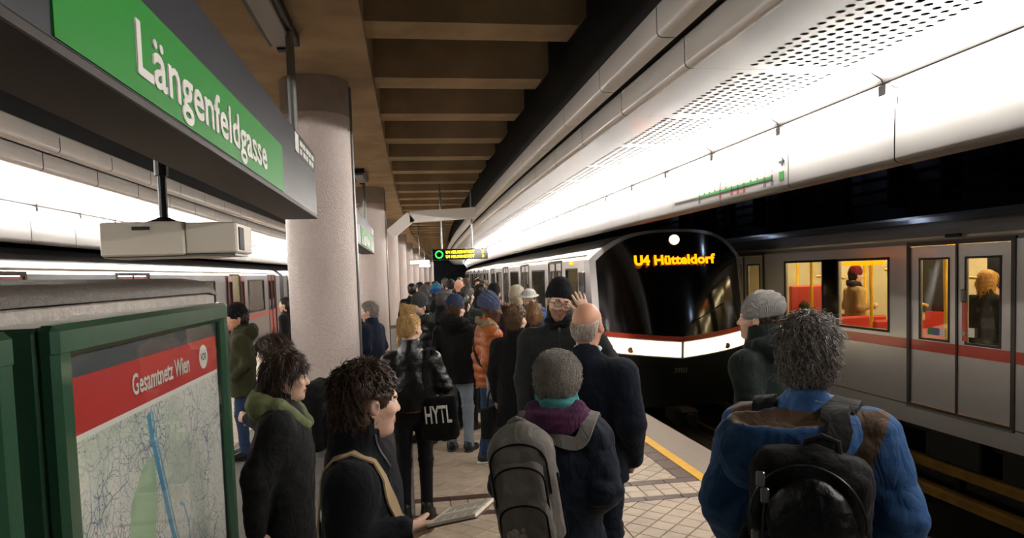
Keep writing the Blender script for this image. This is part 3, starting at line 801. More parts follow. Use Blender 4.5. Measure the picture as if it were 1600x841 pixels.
# cab side door, grille, wiper, orange flank lamp
mb = MB(); frame_ring(mb, 1, -0.62, -0.12, 0.9, 1.86, 0.03, -0.008, 0.02); mb.box(-0.004, 0.01, -0.62, -0.12, 0.9, 1.86); 
mb = MB(); mb.box(-0.012, 0.004, -0.05, 0.42, 0.95, 1.86, 0.005); o = mb.build('cab_side_window', M_blackgloss, near1); o.location = (0, 0, 1.15)
mb = MB(); mb.box(-0.03, 0.0, 0.9, 1.1, 2.0, 2.06, 0.01); o = mb.build('flank_lamp', M_led, near1); o.location = (0, 0, 1.15)
a, b = S(0.12, 0.95, 0.03), S(0.6, 1.25, 0.04)
mb = MB(); mb.tube([a, b], 0.012, 6); o = mb.build('wiper', M_rubber, near1); o.location = (0, 0, 1.15)

# train at the left platform edge with open red doors
LY = 8.0
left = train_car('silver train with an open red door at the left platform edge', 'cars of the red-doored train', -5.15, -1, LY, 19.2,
    [(0.7, 2.1), (5.0, 6.4), (12.35, 13.25), (17.2, 18.4)], [(2.9, 4.4), (7.2, 8.8), (9.2, 10.8), (14.3, 16.5)], open_doors=(2,), paint=M_silver_shade, leaf_mat=M_reddoor, detail=False, glass=M_glassdark)
for y in (12.5, 12.9, 13.1):
    mb = MB(); mb.tube([(-0.4 - (y - 12.5), y, 0), (-0.4 - (y - 12.5), y, 2.1)], 0.025, 8); o = mb.build('grab_pole', M_pole, left); o.location = (0, 0, 1.15)
train_car('rear car of the train with red doors, beyond the gap', 'cars of the red-doored train', -5.15, -1, LY + 19.9, 18.0,
    [(0.7, 2.1), (5.0, 6.4), (9.5, 10.9)], [(2.9, 4.4), (7.2, 8.8)], paint=M_silver_shade, leaf_mat=M_reddoor, detail=False, glass=M_glassdark)
# ------------------------------------------------------------------ hanging station signs
def fit_text(name, body, m, parent, origin, xdir, ydir, width, cap, bold=0.0, extrude=0.002, fat=0.0):
    o = text_mesh(name, body, 1.0, m, None, None, bold=bold, extrude=0)
    me = o.data; n = len(me.vertices); co = np.zeros(n * 3, dtype=np.float32); me.vertices.foreach_get('co', co); co = co.reshape(-1, 3)
    x0, x1 = co[:, 0].min(), co[:, 0].max()
    co[:, 0] = (co[:, 0] - x0) / (x1 - x0) * width; co[:, 1] *= cap / 0.69
    Mx = np.array(frame_mat(origin, xdir, ydir)); co = co @ Mx[:3, :3].T + Mx[:3, 3]
    me.vertices.foreach_set('co', co.astype(np.float32).ravel()); me.update()
    if fat:
        f0 = [tuple(p.vertices) for p in me.polygons]; xd = np.array(Vector(xdir).normalized()) * (width / (x1 - x0)); yd = np.array(Vector(ydir).normalized()) * (cap / 0.69)
        V = []; Fc = []
        for k, (a, b) in enumerate(((-fat, 0), (fat, 0), (0, 0), (0, fat * .6), (0, -fat * .6))):
            V.append(co + xd * a + yd * b + np.array(Vector(xdir).cross(Vector(ydir)).normalized()) * (0.0045 * cap * k)); Fc += [tuple(i + k * n for i in q) for q in f0]
        bpy.data.objects.remove(o); o = mesh_obj(name, np.concatenate(V), Fc, m)
    if parent is not None: o.parent = parent
    return o
def name_sign(label, y0, y1, ga, gb, ta, tb, poles, full=True):
    bx = bend((y0 + y1) / 2)
    root = empty('station_sign', (0, 0, 0)); tag(root, label, 'sign')
    F = -0.75 + bx; Bk = -1.03 + bx
    mb = MB(); mb.box(Bk, F, y0, y1, 2.415, 2.95, 0.012); mb.build('sign_box', M_signgrey, root)
    mb = MB(); mb.box(Bk + .005, F + 0.004, y0, y1, 2.395, 2.425, 0.004); mb.build('bottom_tray', M_signunder, root)
    mb = MB(); mb.box(F, F + 0.005, ga, gb, 2.43, 2.715); mb.build('name_panel', M_signgreen, root)
    fit_text('lettering', 'Längenfeldgasse', M_signwhite, root, (F + 0.0065, ta, 2.49), (0, 1, 0), (0, 0, 1), tb - ta, 0.152, bold=0.010, fat=0.016)
    # back side carries the same panel
    mb = MB(); mb.box(Bk - 0.005, Bk, ga, gb, 2.43, 2.715); mb.build('name_panel', M_signgreen, root)
    # pictogram strip at the far end
    mb = MB(); w = y1 - 1.05
    mb.box(F, F + 0.004, w, w + 0.16, 2.79, 2.92); mb.build('pictogram', M_signwhite, root)
    mb = MB()
    for k in range(5): mb.box(F, F + 0.004, w + 0.22 + 0.15 * k, w + 0.22 + 0.15 * k + (0.11 if k % 2 else 0.13), 2.86, 2.90); mb.box(F, F + 0.004, w + 0.22 + 0.15 * k, w + 0.22 + 0.15 * k + (0.12 if k % 2 else 0.09), 2.80, 2.84)
    o = mb.build('direction_lettering', M_signwhite, root); o['kind'] = 'stuff'
    mb = MB(); mb.box(F, F + 0.003, w + 0.0, w + 0.99, 2.775, 2.935); mb.build('direction_panel', mat('direction_black', '#23252c', .45), root)
    for p in poles:
        mb = MB(); mb.tube([(-0.89 + bx, p, 2.94), (-0.89 + bx, p, 4.005)], 0.035, 12); o = mb.build('hanger_pole', M_steel, root); smooth_angle(o)
    return root
name_sign('large green Längenfeldgasse station sign on an anthracite box, overhead', 0.75, 6.05, 1.66, 4.46, 2.13, 3.94, (1.6, 5.93))
name_sign('smaller-looking green station sign hanging beyond the first column', 10.3, 15.35, 11.2, 14.3, 11.7, 13.5, (11.0, 14.95))
# lamps fixed under the girder
def girder_lamp(x, y, lab):
    r = empty('ceiling_lamp', (x, y, 3.88)); tag(r, lab, 'lamp', 'girder lamps')
    mb = MB(); mb.box(-0.13, 0.13, -0.65, 0.65, 0.03, 0.125, 0.01); mb.build('housing', M_darksteel, r)
    mb = MB(); mb.box(-0.085, 0.085, -0.58, 0.58, 0.0, 0.032, 0.008); mb.build('diffuser', mat('unlit_diffuser', '#8d8b86', .4), r)
    mb = MB(); mb.box(-0.05, 0.05, 0.56, 0.64, -0.02, 0.03); mb.build('end_clip', M_darksteel, r)
girder_lamp(-0.99, 5.65, 'unlit rectangular lamp under the girder above the large green sign')
girder_lamp(-0.9, 14.3, 'unlit rectangular lamp under the girder beyond the first column')

# ------------------------------------------------------------------ stone housing and green display cases
M_stone = mat('granite', '#a39a90', 0.35, var=(26, 0.45, 9, '#6f675f'), bump=('noise', 80, 0.25), coat=0.25)
M_stonecap = mat('granite_cap', '#5d564e', 0.5, var=(60, 0.5, 9, '#3a352f'), bump=('noise', 120, 0.6))
M_green = mat('case_green', '#2f5a42', 0.28, 0.15, var=(3, 0.12), bump=('noise', 220, 0.12), coat=0.4)
M_darkprint = mat('poster_dark', '#3a4650', 0.5)
M_redprint = mat('poster_red', '#c62a2b', 0.5)
M_white_print = mat('poster_white', '#eef0ee', 0.5)
st = empty('stone_housing', (-1.25, 1.8, 0)); tag(st, 'polished granite housing with a dark rough cap behind the display cases', 'housing')
mb = MB(); mb.box(-0.32, 0.30, -1.6, 1.75, 0.0, 1.835, 0.01); mb.build('stone_body', M_stone, st)
prof = [(-0.33, 1.82), (-0.33, 1.86), (-0.29, 1.89), (-0.2, 1.905), (0.2, 1.905), (0.28, 1.89), (0.315, 1.86), (0.315, 1.835)]
vs = []; segs = [(-1.61, 0), (1.62, 0), (1.70, -.012), (1.755, -.045)]
for y, dz in segs:
    for x, z in prof: vs.append((x, y, max(1.82, z + dz)))
n = len(prof); fs = [(i * n + j, i * n + j + 1, (i + 1) * n + j + 1, (i + 1) * n + j) for i in range(3) for j in range(n - 1)] + [tuple(range(n))[::-1], tuple(3 * n + j for j in range(n))] + [(i * n, (i + 1) * n, (i + 1) * n + n - 1, i * n + n - 1) for i in range(3)]
mb = MB(); mb._add(vs, fs); o = mb.build('stone_cap', M_stonecap, st); smooth_angle(o, 50)

def map_material():
    m = bpy.data.materials.new('city_map_print'); m.use_nodes = True; nt = m.node_tree; N = nt.nodes; L = nt.links; b = N['Principled BSDF']
    b.inputs['Roughness'].default_value = 0.45
    tc = N.new('ShaderNodeTexCoord')
    def noise(scale, det=4, rough=.5):
        t = N.new('ShaderNodeTexNoise'); t.inputs['Scale'].default_value = scale; t.inputs['Detail'].default_value = det; L.new(tc.outputs['Object'], t.inputs['Vector']); return t.outputs['Fac']
    def mix(fac, a, bcol):
        x = N.new('ShaderNodeMix'); x.data_type = 'RGBA'; L.new(fac, x.inputs[0])
        if isinstance(a, tuple): x.inputs[6].default_value = a
        else: L.new(a, x.inputs[6])
        x.inputs[7].default_value = bcol; return x.outputs[2]
    def rng(v, lo, hi, a=0.0, b2=1.0):
        r = N.new('ShaderNodeMapRange'); r.inputs[1].default_value = lo; r.inputs[2].default_value = hi; r.inputs[3].default_value = a; r.inputs[4].default_value = b2; L.new(v, r.inputs[0]); return r.outputs[0]
    def mul(a, b2):
        r = N.new('ShaderNodeMath'); r.operation = 'MULTIPLY'; L.new(a, r.inputs[0]); L.new(b2, r.inputs[1]); return r.outputs[0]
    col = mix(rng(noise(2.2, 5), .48, .58), srgb('#e9edec'), srgb('#d3e0d6'))
    # street web: warped cell edges at two scales
    dist = N.new('ShaderNodeTexNoise'); dist.inputs['Scale'].default_value = 7; L.new(tc.outputs['Object'], dist.inputs['Vector'])
    vm = N.new('ShaderNodeVectorMath'); vm.operation = 'MULTIPLY_ADD'; vm.inputs[1].default_value = (.1, .1, .1); L.new(dist.outputs['Color'], vm.inputs[0]); L.new(tc.outputs['Object'], vm.inputs[2])
    dens = rng(noise(3.0, 3), .42, .55)
    for sc, w, c in ((16, .030, '#6d7898'), (42, .05, '#6a7494'), (8, .02, '#456a9f')):
        v = N.new('ShaderNodeTexVoronoi'); v.feature = 'DISTANCE_TO_EDGE'; v.inputs['Scale'].default_value = sc; L.new(vm.outputs[0], v.inputs['Vector'])
        e = rng(v.outputs['Distance'], w, w * .4); e = mul(e, rng(dens, 0, 1, .25, .85))
        col = mix(e, col, srgb(c))
    # tiny labels
    v = N.new('ShaderNodeTexVoronoi'); v.inputs['Scale'].default_value = 60; L.new(tc.outputs['Object'], v.inputs['Vector'])
    e = mul(rng(v.outputs['Distance'], .22, .12), rng(noise(14, 2), .5, .56)); col = mix(e, col, srgb('#5b5560'))
    v = N.new('ShaderNodeTexVoronoi'); v.inputs['Scale'].default_value = 33; L.new(tc.outputs['Object'], v.inputs['Vector'])
    e = mul(rng(v.outputs['Distance'], .16, .10), rng(noise(9, 2), .54, .58)); col = mix(e, col, srgb('#c0675f'))
    L.new(col, b.inputs['Base Color']); return m
M_map = map_material()
def display_case(label, y0, y1, kind):
    r = empty('display_case', (-0.75, y0, 0)); tag(r, label, 'display case', None)
    W = y1 - y0; T0, T1 = 0.30, 1.80; fw = 0.075
    mb = MB(); mb.box(-0.19, -0.035, 0.0, W, T0, T1 - .005, 0.012); mb.build('case_body', M_green, r)
    for nm, a, b, c, d in (('frame_bar', 0, W, T1 - fw, T1), ('frame_bar', 0, W, T0, T0 + fw), ('frame_bar', 0.001, fw, T0 + .02, T1 - .02), ('frame_bar', W - fw, W - 0.001, T0 + .02, T1 - .02)):
        mb = MB(); mb.box(-0.045, 0.004 if b - a > .5 else 0.0015, a, b, c, d, 0.014); mb.build(nm, M_green, r)
    for y in (0.12, W - .12):
        mb = MB(); mb.box(-0.16, -0.08, y - .04, y + .04, 0.0, T0 + .02, 0.006); mb.build('leg', M_green, r)
    if kind == 'map':
        mb = MB(); mb.box(-0.034, -0.028, fw, W - fw, T0 + fw, T1 - fw); ps = mb.build('poster', M_darkprint, r)
        mb = MB(); mb.box(-0.030, -0.0265, fw + .02, W - fw - .02, 1.535, 1.67); mb.build('red_header', M_redprint, ps)
        mb = MB(); mb.box(-0.030, -0.0265, fw + .02, W - fw - .02, T0 + fw + .02, 1.52); mb.build('city_map', M_map, ps)
        mb = MB(); mb.box(-0.030, -0.0268, fw + .02, W - fw - .02, 1.518, 1.537); mb.build('white_rule', M_white_print, ps)
        fit_text('poster_title', 'Gesamtnetz Wien', M_white_print, ps, (-0.0255, 0.455, 1.573), (0, 1, 0), (0, 0, 1), 0.50, 0.058, bold=0.008, fat=0.014)
        mb = MB(); mb.v = []; n = 28
        mb._add([(-0.0255, 1.125 + 0.052 * math.cos(2 * PI * i / n), 1.605 + 0.045 * math.sin(2 * PI * i / n)) for i in range(n)], [tuple(range(n))]); mb.build('emblem_disc', M_white_print, ps)
        fit_text('emblem_lettering', 'VOR', mat('emblem_ink', '#2b3c30', .5), ps, (-0.0250, 1.09, 1.592), (0, 1, 0), (0, 0, 1), 0.07, 0.026, bold=0.02)
        # printed river and canal, parks
        def band(name, pts, w, m, x=-0.0260):
            vs = []; k = len(pts)
            for i in range(k):
                a, b = Vector((pts[max(i - 1, 0)][0], pts[max(i - 1, 0)][1])), Vector((pts[min(i + 1, k - 1)][0], pts[min(i + 1, k - 1)][1]))
                d = (b - a).normalized(); nn = Vector((-d.y, d.x)); p = Vector(pts[i]); ww = w[i] if isinstance(w, list) else w
                vs += [(x, p.x + nn.x * ww, p.y + nn.y * ww), (x, p.x - nn.x * ww, p.y - nn.y * ww)]
            mb = MB(); mb._add(vs, [(2 * i, 2 * i + 1, 2 * i + 3, 2 * i + 2) for i in range(k - 1)]); mb.build(name, m, ps)
        M_river = mat('map_river', '#4f9fd0', .5); M_river2 = mat('map_river_light', '#7db6da', .5); M_park = mat('map_park', '#a8cfae', .5, var=(12, .25, 5, '#d4dfd6'))
        def parkshape(pts): mb = MB(); mb._add([(-0.0263, a, b) for a, b in pts], [tuple(range(len(pts)))]); mb.build('printed_park', M_park, ps)
        parkshape([(0.36, 1.12), (0.40, 1.28), (0.50, 1.36), (0.58, 1.37), (0.60, 1.24), (0.56, 1.14), (0.62, 1.02), (0.57, 0.9), (0.40, 0.86), (0.34, 0.98)])
        riv = [(0.56, 1.50), (0.58, 1.42), (0.61, 1.34), (0.655, 1.22), (0.70, 1.10), (0.76, 0.97), (0.83, 0.84), (0.92, 0.70), (1.05, 0.55)]
        band('printed_river', riv, 0.014, M_river); band('printed_river', [(a + 0.03, b + .002) for a, b in riv], 0.005, M_river2, -0.0258)
        band('printed_river', [(0.78, 1.16), (0.82, 1.14), (0.86, 1.06), (0.86, 0.98), (0.90, 0.9)], 0.006, M_river2)
    else:
        mb = MB(); mb.box(-0.034, -0.028, fw, W - fw, T0 + fw, T1 - fw); mb.build('poster', M_darkprint, r)
    mb = MB(); mb.quad((-0.012, fw, T0 + fw), (-0.012, W - fw, T0 + fw), (-0.012, W - fw, T1 - fw), (-0.012, fw, T1 - fw)); mb.build('glass_pane', M_glass, r)
    mb = MB(); mb.tube([(-0.11, W - 0.004, 1.2), (-0.11, W + .012, 1.2)], 0.018, 10); mb.build('lock', M_steel, r)
    return r
display_case('green framed display case with the Gesamtnetz Wien city map', 1.58, 2.975, 'map')
display_case('green framed display case with a dark blank poster, beside the city map case', 0.02, 1.43, 'dark')

# ------------------------------------------------------------------ white monitor housing on a pole
r = empty('monitor_housing', (-1.7, 5.5, 2.09)); tag(r, 'white twin box monitor housing hanging on a dark pole', 'monitor housing')
mb = MB(); mb.box(-0.47, 0.10, -0.22, 0.25, 0.0, 0.245, 0.012); mb.build('large_box', mat('offwhite_case', '#dcd6c8', .45), r)
mb = MB(); mb.box(0.10, 0.46, -0.20, 0.30, 0.01, 0.235, 0.012); mb.build('small_box', MATS['offwhite_case'], r)
mb = MB(); mb.box(0.455, 0.468, -0.14, 0.0, 0.03, 0.2, 0.002); mb.build('vent', M_rubber, r)
mb = MB(); mb.box(-0.25, -0.13, -0.228, -0.215, 0.185, 0.21, 0.004); mb.build('handle_slot', M_rubber, r)
mb = MB(); mb.box(-0.46, 0.44, -0.18, 0.24, -0.012, 0.003); mb.build('base_lip', M_steel, r)
mb = MB(); mb.tube([(-0.1, 0, 0.245), (-0.1, 0, 0.28), (-0.1, 0, 0.29)], [0.16, 0.06, 0.045], 16); mb.build('flange', M_darksteel, r)
mb = MB(); mb.tube([(-0.1, 0, 0.27), (-0.1, 0, 0.62)], 0.032, 12); mb.tube([(-0.1, 0, 0.6), (-0.1, 0, 0.72)], 0.05, 12); mb.tube([(-0.1, 0, 0.7), (-0.1, 0, 1.915)], 0.042, 12); mb.build('pole', M_darksteel, r)

# ------------------------------------------------------------------ white cable duct arching from the second column, hanging departure board
r = empty('arched_duct', (-0.51, 16.75, 2.8)); tag(r, 'white cable duct arching from the column to the canopy', 'duct')
def duct(p0, p1, nm):
    p0, p1 = Vector(p0), Vector(p1); d = (p1 - p0).normalized(); up = Vector((-d.z, 0, d.x)); h = 0.13
    vs = [p + up * a * h + Vector((0, b * .12, 0)) for p in (p0, p1) for a, b in ((-1, -1), (1, -1), (1, 1), (-1, 1))]
    mb = MB(); mb._add(vs, [(0, 1, 5, 4), (1, 2, 6, 5), (2, 3, 7, 6), (3, 0, 4, 7), (3, 2, 1, 0), (4, 5, 6, 7)]); mb.build(nm, mat('duct_white', '#e8e4de', .4), r)
duct((0.10, 0, 0.10), (0.62, 0, 0.52), 'sloping_section'); duct((0.58, 0, 0.50), (2.18, 0, 0.58), 'level_section')
r = empty('departure_board', (1.3, 17.35, 2.27)); tag(r, 'black departure board with yellow LED lines and a green LED clock', 'display board')
mb = MB(); mb.box(-0.70, 0.70, -0.05, 0.2, 0.0, 0.27, 0.01); mb.build('board_case', M_blackgloss, r)
M_ledy = mat('yellow_led', '#ffe21a', .5, emit=1.0, emit_col='#ffd816'); M_ledg = mat('green_led', '#2bff4a', .5, emit=0.8, emit_col='#27f046')
mb = MB(); mb.tube([(-0.53 + 0.085 * math.cos(t * PI / 12), -0.056, 0.135 + 0.085 * math.sin(t * PI / 12)) for t in range(25)], 0.014, 6); mb.build('clock_ring', M_ledg, r)
for z in (0.155, 0.045):
    fit_text('led_line', 'U4 HEILIGENSTADT', M_ledy, r, (-0.36, -0.053, z), (1, 0, 0), (0, 0, 1), 0.72, 0.07, bold=0.02); fit_text('led_minutes', '3', M_ledy, r, (0.55, -0.053, z), (1, 0, 0), (0, 0, 1), 0.05, 0.07, bold=0.02)
for x in (-0.45, 0.32):
    mb = MB(); mb.tube([(x, 0.07, 0.26), (x, 0.07, 2.69)], 0.022, 8); mb.build('hanger_pole', M_steel, r)
# smaller lit signs farther down the curve
M_signlit = mat('lit_sign', '#fff6d8', .5, emit=0.9, emit_col='#fff0c8')
for i, (x, y, z, w, lab) in enumerate(((0.15, 30.0, 2.38, 0.9, 'small backlit sign hanging beyond the departure board'), (0.2, 42.0, 2.4, 0.7, 'tiny backlit sign hanging far along the curve'))):
    r = empty('backlit_sign', (x + bend(y), y, z)); tag(r, lab, 'sign')
    mb = MB(); mb.box(-w / 2, w / 2, 0, .12, 0, .22, .01); mb.build('case', M_darksteel, r)
    mb = MB(); mb.box(-w / 2 + .03, w / 2 - .03, -.006, 0.004, .03, .19); mb.build('lit_face', M_signlit, r)
    mb = MB(); mb.tube([(0, .06, .2), (0, .06, 2.58)], .02, 8); mb.build('hanger_pole', M_steel, r)
# ------------------------------------------------------------------ figures: smooth distance-field modelling
F32 = np.float32
def A3(*v): return np.array(v, dtype=F32)
def vec(v): return np.asarray(v, dtype=F32)
def rotz(a): c, s = math.cos(a), math.sin(a); return np.array([[c, -s, 0], [s, c, 0], [0, 0, 1]], dtype=F32)
def rotx(a): c, s = math.cos(a), math.sin(a); return np.array([[1, 0, 0], [0, c, -s], [0, s, c]], dtype=F32)
def roty(a): c, s = math.cos(a), math.sin(a); return np.array([[c, 0, s], [0, 1, 0], [-s, 0, c]], dtype=F32)

def cone(a, b, r1, r2, sc=None):
    a, b = vec(a), vec(b)
    if sc is not None: sc = vec(sc)
    def f(P):
        if sc is not None: Q, aa, bb = P * sc, a * sc, b * sc
        else: Q, aa, bb = P, a, b
        ba = bb - aa; pa = Q - aa
        t = np.clip(pa @ ba / max(1e-9, float(ba @ ba)), 0, 1)
        d = pa - t[:, None] * ba
        return (np.sqrt(np.einsum('ij,ij->i', d, d)) - (r1 + (r2 - r1) * t)) / (float(sc.max()) if sc is not None else 1.0)
    return f
def ell(c, r, M=None):
    c, r = vec(c), vec(r)
    def f(P):
        q = P - c
        if M is not None: q = q @ M
        u = q / r; k0 = np.sqrt(np.einsum('ij,ij->i', u, u)); w = u / r; k1 = np.sqrt(np.einsum('ij,ij->i', w, w)) + 1e-9
        return k0 * (k0 - 1) / k1
    return f
def rbox(c, h, r, M=None):
    c, h = vec(c), vec(h)
    def f(P):
        q = P - c
        if M is not None: q = q @ M
        q = np.abs(q) - (h - r); m = np.maximum(q, 0)
        return np.sqrt(np.einsum('ij,ij->i', m, m)) + np.minimum(q.max(axis=1), 0) - r
    return f
def half(n, d):
    n = vec(n); n = n / np.linalg.norm(n)
    return lambda P: P @ n - d      # negative where n.p < d
def smin(a, b, k):
    if k <= 0: return np.minimum(a, b)
    h = np.maximum(k - np.abs(a - b), 0) / k
    return np.minimum(a, b) - h * h * k * 0.25
def smax(a, b, k): return -smin(-a, -b, k)
def U(*fs, k=0.03):
    def f(P):
        d = None
        for g in fs:
            kk = k
            if isinstance(g, tuple): g, kk = g
            v = g(P); d = v if d is None else smin(d, v, kk)
        return d
    return f
def SUB(f, g, k=0.01): return lambda P: smax(f(P), -g(P), k)
def AND(f, g, k=0.01): return lambda P: smax(f(P), g(P), k)
def XF(f, M, o):
    """f given in a local frame: world = M local + o"""
    M = vec(M); o = vec(o)
    return lambda P: f((P - o) @ M)

def surface(fn, lo, hi, h):
    """surface nets -> verts, quads"""
    lo = np.asarray(lo, dtype=F32); hi = np.asarray(hi, dtype=F32)
    n = np.maximum(np.ceil((hi - lo) / h).astype(int) + 1, 4)
    ax = [lo[i] + h * np.arange(n[i], dtype=F32) for i in range(3)]
    # coarse pass keeps the fine evaluation to the blocks near the surface
    d = np.full(n, 1.0, dtype=F32)
    st = 4
    ci = [np.arange(0, n[i], st) for i in range(3)]
    G = np.stack(np.meshgrid(*[lo[i] + h * (np.minimum(ci[i] + st / 2, n[i] - 1)) for i in range(3)], indexing='ij'), -1).reshape(-1, 3).astype(F32)
    dc = fn(G)
    need = np.abs(dc) < h * st * 1.75
    base = np.stack(np.meshgrid(*ci, indexing='ij'), -1).reshape(-1, 3)
    sg = np.where(dc < 0, -1.0, 1.0).astype(F32)
    blk = sg.reshape([len(c) for c in ci]).repeat(st, 0).repeat(st, 1).repeat(st, 2)[:n[0], :n[1], :n[2]]
    d[:] = blk
    b = base[need]
    if len(b) == 0: return np.zeros((0, 3), F32), np.zeros((0, 4), int)
    offs = np.stack(np.meshgrid(np.arange(st), np.arange(st), np.arange(st), indexing='ij'), -1).reshape(-1, 3)
    idx = (b[:, None, :] + offs[None]).reshape(-1, 3)
    idx = idx[(idx < n).all(1)]
    d[idx[:, 0], idx[:, 1], idx[:, 2]] = fn((lo + idx * h).astype(F32))
    s = d < 0
    c = [s[i:n[0] - 1 + i, j:n[1] - 1 + j, k:n[2] - 1 + k] for i in (0, 1) for j in (0, 1) for k in (0, 1)]
    allin = c[0].copy(); anyin = c[0].copy()
    for q in c[1:]: allin &= q; anyin |= q
    act = np.argwhere(anyin & ~allin)
    if len(act) == 0: return np.zeros((0, 3), F32), np.zeros((0, 4), int)
    corner = [np.array(o) for o in [(0, 0, 0), (1, 0, 0), (0, 1, 0), (1, 1, 0), (0, 0, 1), (1, 0, 1), (0, 1, 1), (1, 1, 1)]]
    dv = [d[act[:, 0] + o[0], act[:, 1] + o[1], act[:, 2] + o[2]] for o in corner]
    acc = np.zeros((len(act), 3), F32); cnt = np.zeros(len(act), F32)
    for a, bb in ((0, 1), (2, 3), (4, 5), (6, 7), (0, 2), (1, 3), (4, 6), (5, 7), (0, 4), (1, 5), (2, 6), (3, 7)):
        x = (dv[a] < 0) != (dv[bb] < 0)
        t = dv[a] / np.where(np.abs(dv[a] - dv[bb]) < 1e-9, 1e-9, dv[a] - dv[bb]); t = np.clip(t, 0, 1)
        p = corner[a] + t[:, None] * (corner[bb] - corner[a])
        acc += np.where(x[:, None], p, 0); cnt += x
    V = lo + h * (act + acc / cnt[:, None])
    ci3 = -np.ones(n - 1, dtype=np.int64); ci3[act[:, 0], act[:, 1], act[:, 2]] = np.arange(len(act))
    Q = []
    for axn in range(3):
        o = [0, 0, 0]; o[axn] = 1
        s0 = s[:n[0] - o[0], :n[1] - o[1], :n[2] - o[2]]; s1 = s[o[0]:, o[1]:, o[2]:]
        e = np.argwhere(s0 != s1)
        u, w = [i for i in range(3) if i != axn]
        e = e[(e[:, u] > 0) & (e[:, w] > 0) & (e[:, u] < n[u] - 1) & (e[:, w] < n[w] - 1)]
        if len(e) == 0: continue
        def cell(du, dw):
            q = e.copy(); q[:, u] += du; q[:, w] += dw; return ci3[q[:, 0], q[:, 1], q[:, 2]]
        q = np.stack([cell(-1, -1), cell(0, -1), cell(0, 0), cell(-1, 0)], 1)
        ins = s0[e[:, 0], e[:, 1], e[:, 2]]
        flip = ins if axn != 1 else ~ins
        q = np.where(flip[:, None], q, q[:, ::-1]); q = q[(q >= 0).all(1)]
        Q.append(q)
    Fq = np.concatenate(Q) if Q else np.zeros((0, 4), int)
    return V.astype(F32), Fq
def vnormals(V, Q):
    a = V[Q[:, 2]] - V[Q[:, 0]]; b = V[Q[:, 3]] - V[Q[:, 1]]; n = np.cross(a, b)
    N = np.zeros_like(V)
    for i in range(4): np.add.at(N, Q[:, i], n)
    return N / (np.linalg.norm(N, axis=1, keepdims=True) + 1e-9)
def wob(P, scale, seed):
    """cheap smooth pseudo noise, about -1..1"""
    r = np.random.RandomState(seed); out = np.zeros(len(P), F32); Pw = P
    for i in range(5):
        k = r.normal(size=3); k = k / np.linalg.norm(k) * (2 * PI / scale) * (0.7 + 0.35 * i)
        out += np.sin(Pw @ k.astype(F32) + r.rand() * 6.28 + 1.3 * np.sin(Pw @ (k[[1, 2, 0]] * 0.6).astype(F32) + r.rand() * 6)) / (1 + 0.35 * i)
    return out / 2.6
def sdf_obj(name, fn, lo, hi, h, m, parent, disp=None, mats=None, region=None, relax=0):
    V, Q = surface(fn, lo, hi, h)
    if len(Q) == 0: return None
    if disp is not None:
        N = vnormals(V, Q); V = V + N * disp(V, N)[:, None]
    mi = None
    if region is not None: mi = region(V[Q].mean(1))
    return mesh_obj(name, V, Q, m, parent, True, mats=mats, midx=mi)
def join_geo(parts):
    Vs, Qs, n = [], [], 0
    for V, Q in parts:
        if len(V): Vs.append(V); Qs.append(Q + n); n += len(V)
    return np.concatenate(Vs), np.concatenate(Qs)

def strands(V, N, count, length, rad, flow, rng, lift=0.3, curl=0.25, seg=4, gravity=0.25, lscale=None):
    """tapered hair locks rooted on V; flow(P,N)->unit tangents"""
    i = rng.randint(0, len(V), count); P = V[i] + rng.normal(scale=0.002, size=(count, 3)); n = N[i]
    t = flow(P, n); t = t - n * np.einsum('ij,ij->i', t, n)[:, None]; t /= (np.linalg.norm(t, axis=1, keepdims=True) + 1e-9)
    side = np.cross(n, t); L = length * (0.65 + 0.7 * rng.rand(count))[:, None] * (lscale(P) if lscale is not None else 1.0)
    ph = rng.rand(count, 1) * 6.28; cs = curl * (0.4 + rng.rand(count, 1))
    pts = []
    for k in range(seg + 1):
        s = k / seg
        p = P + t * L * s + n * L * (lift * s - lift * 0.9 * s * s) + side * L * cs * np.sin(ph + s * 4.5) * s + n * L * cs * 0.5 * np.cos(ph + s * 4.5) * s
        p[:, 2] -= (L[:, 0] * gravity * s * s)
        pts.append(p)
    V2 = []; Q2 = []
    for k in range(seg + 1):
        r = rad * (1 - 0.8 * (k / seg) ** 1.5)
        d = pts[min(k + 1, seg)] - pts[max(k - 1, 0)]; d /= (np.linalg.norm(d, axis=1, keepdims=True) + 1e-9)
        a = np.cross(d, n); a /= (np.linalg.norm(a, axis=1, keepdims=True) + 1e-9); b = np.cross(a, d)
        for j in range(3):
            an = 2 * PI * j / 3; V2.append(pts[k] + (a * math.cos(an) + b * math.sin(an)) * r)
    V2 = np.stack(V2, 1); m = (seg + 1) * 3; base = (np.arange(count) * m)[:, None]
    for k in range(seg):
        for j in range(3):
            Q2.append(np.stack([base[:, 0] + k * 3 + j, base[:, 0] + k * 3 + (j + 1) % 3, base[:, 0] + (k + 1) * 3 + (j + 1) % 3, base[:, 0] + (k + 1) * 3 + j], 1))
    return V2.reshape(-1, 3).astype(F32), np.concatenate(Q2)

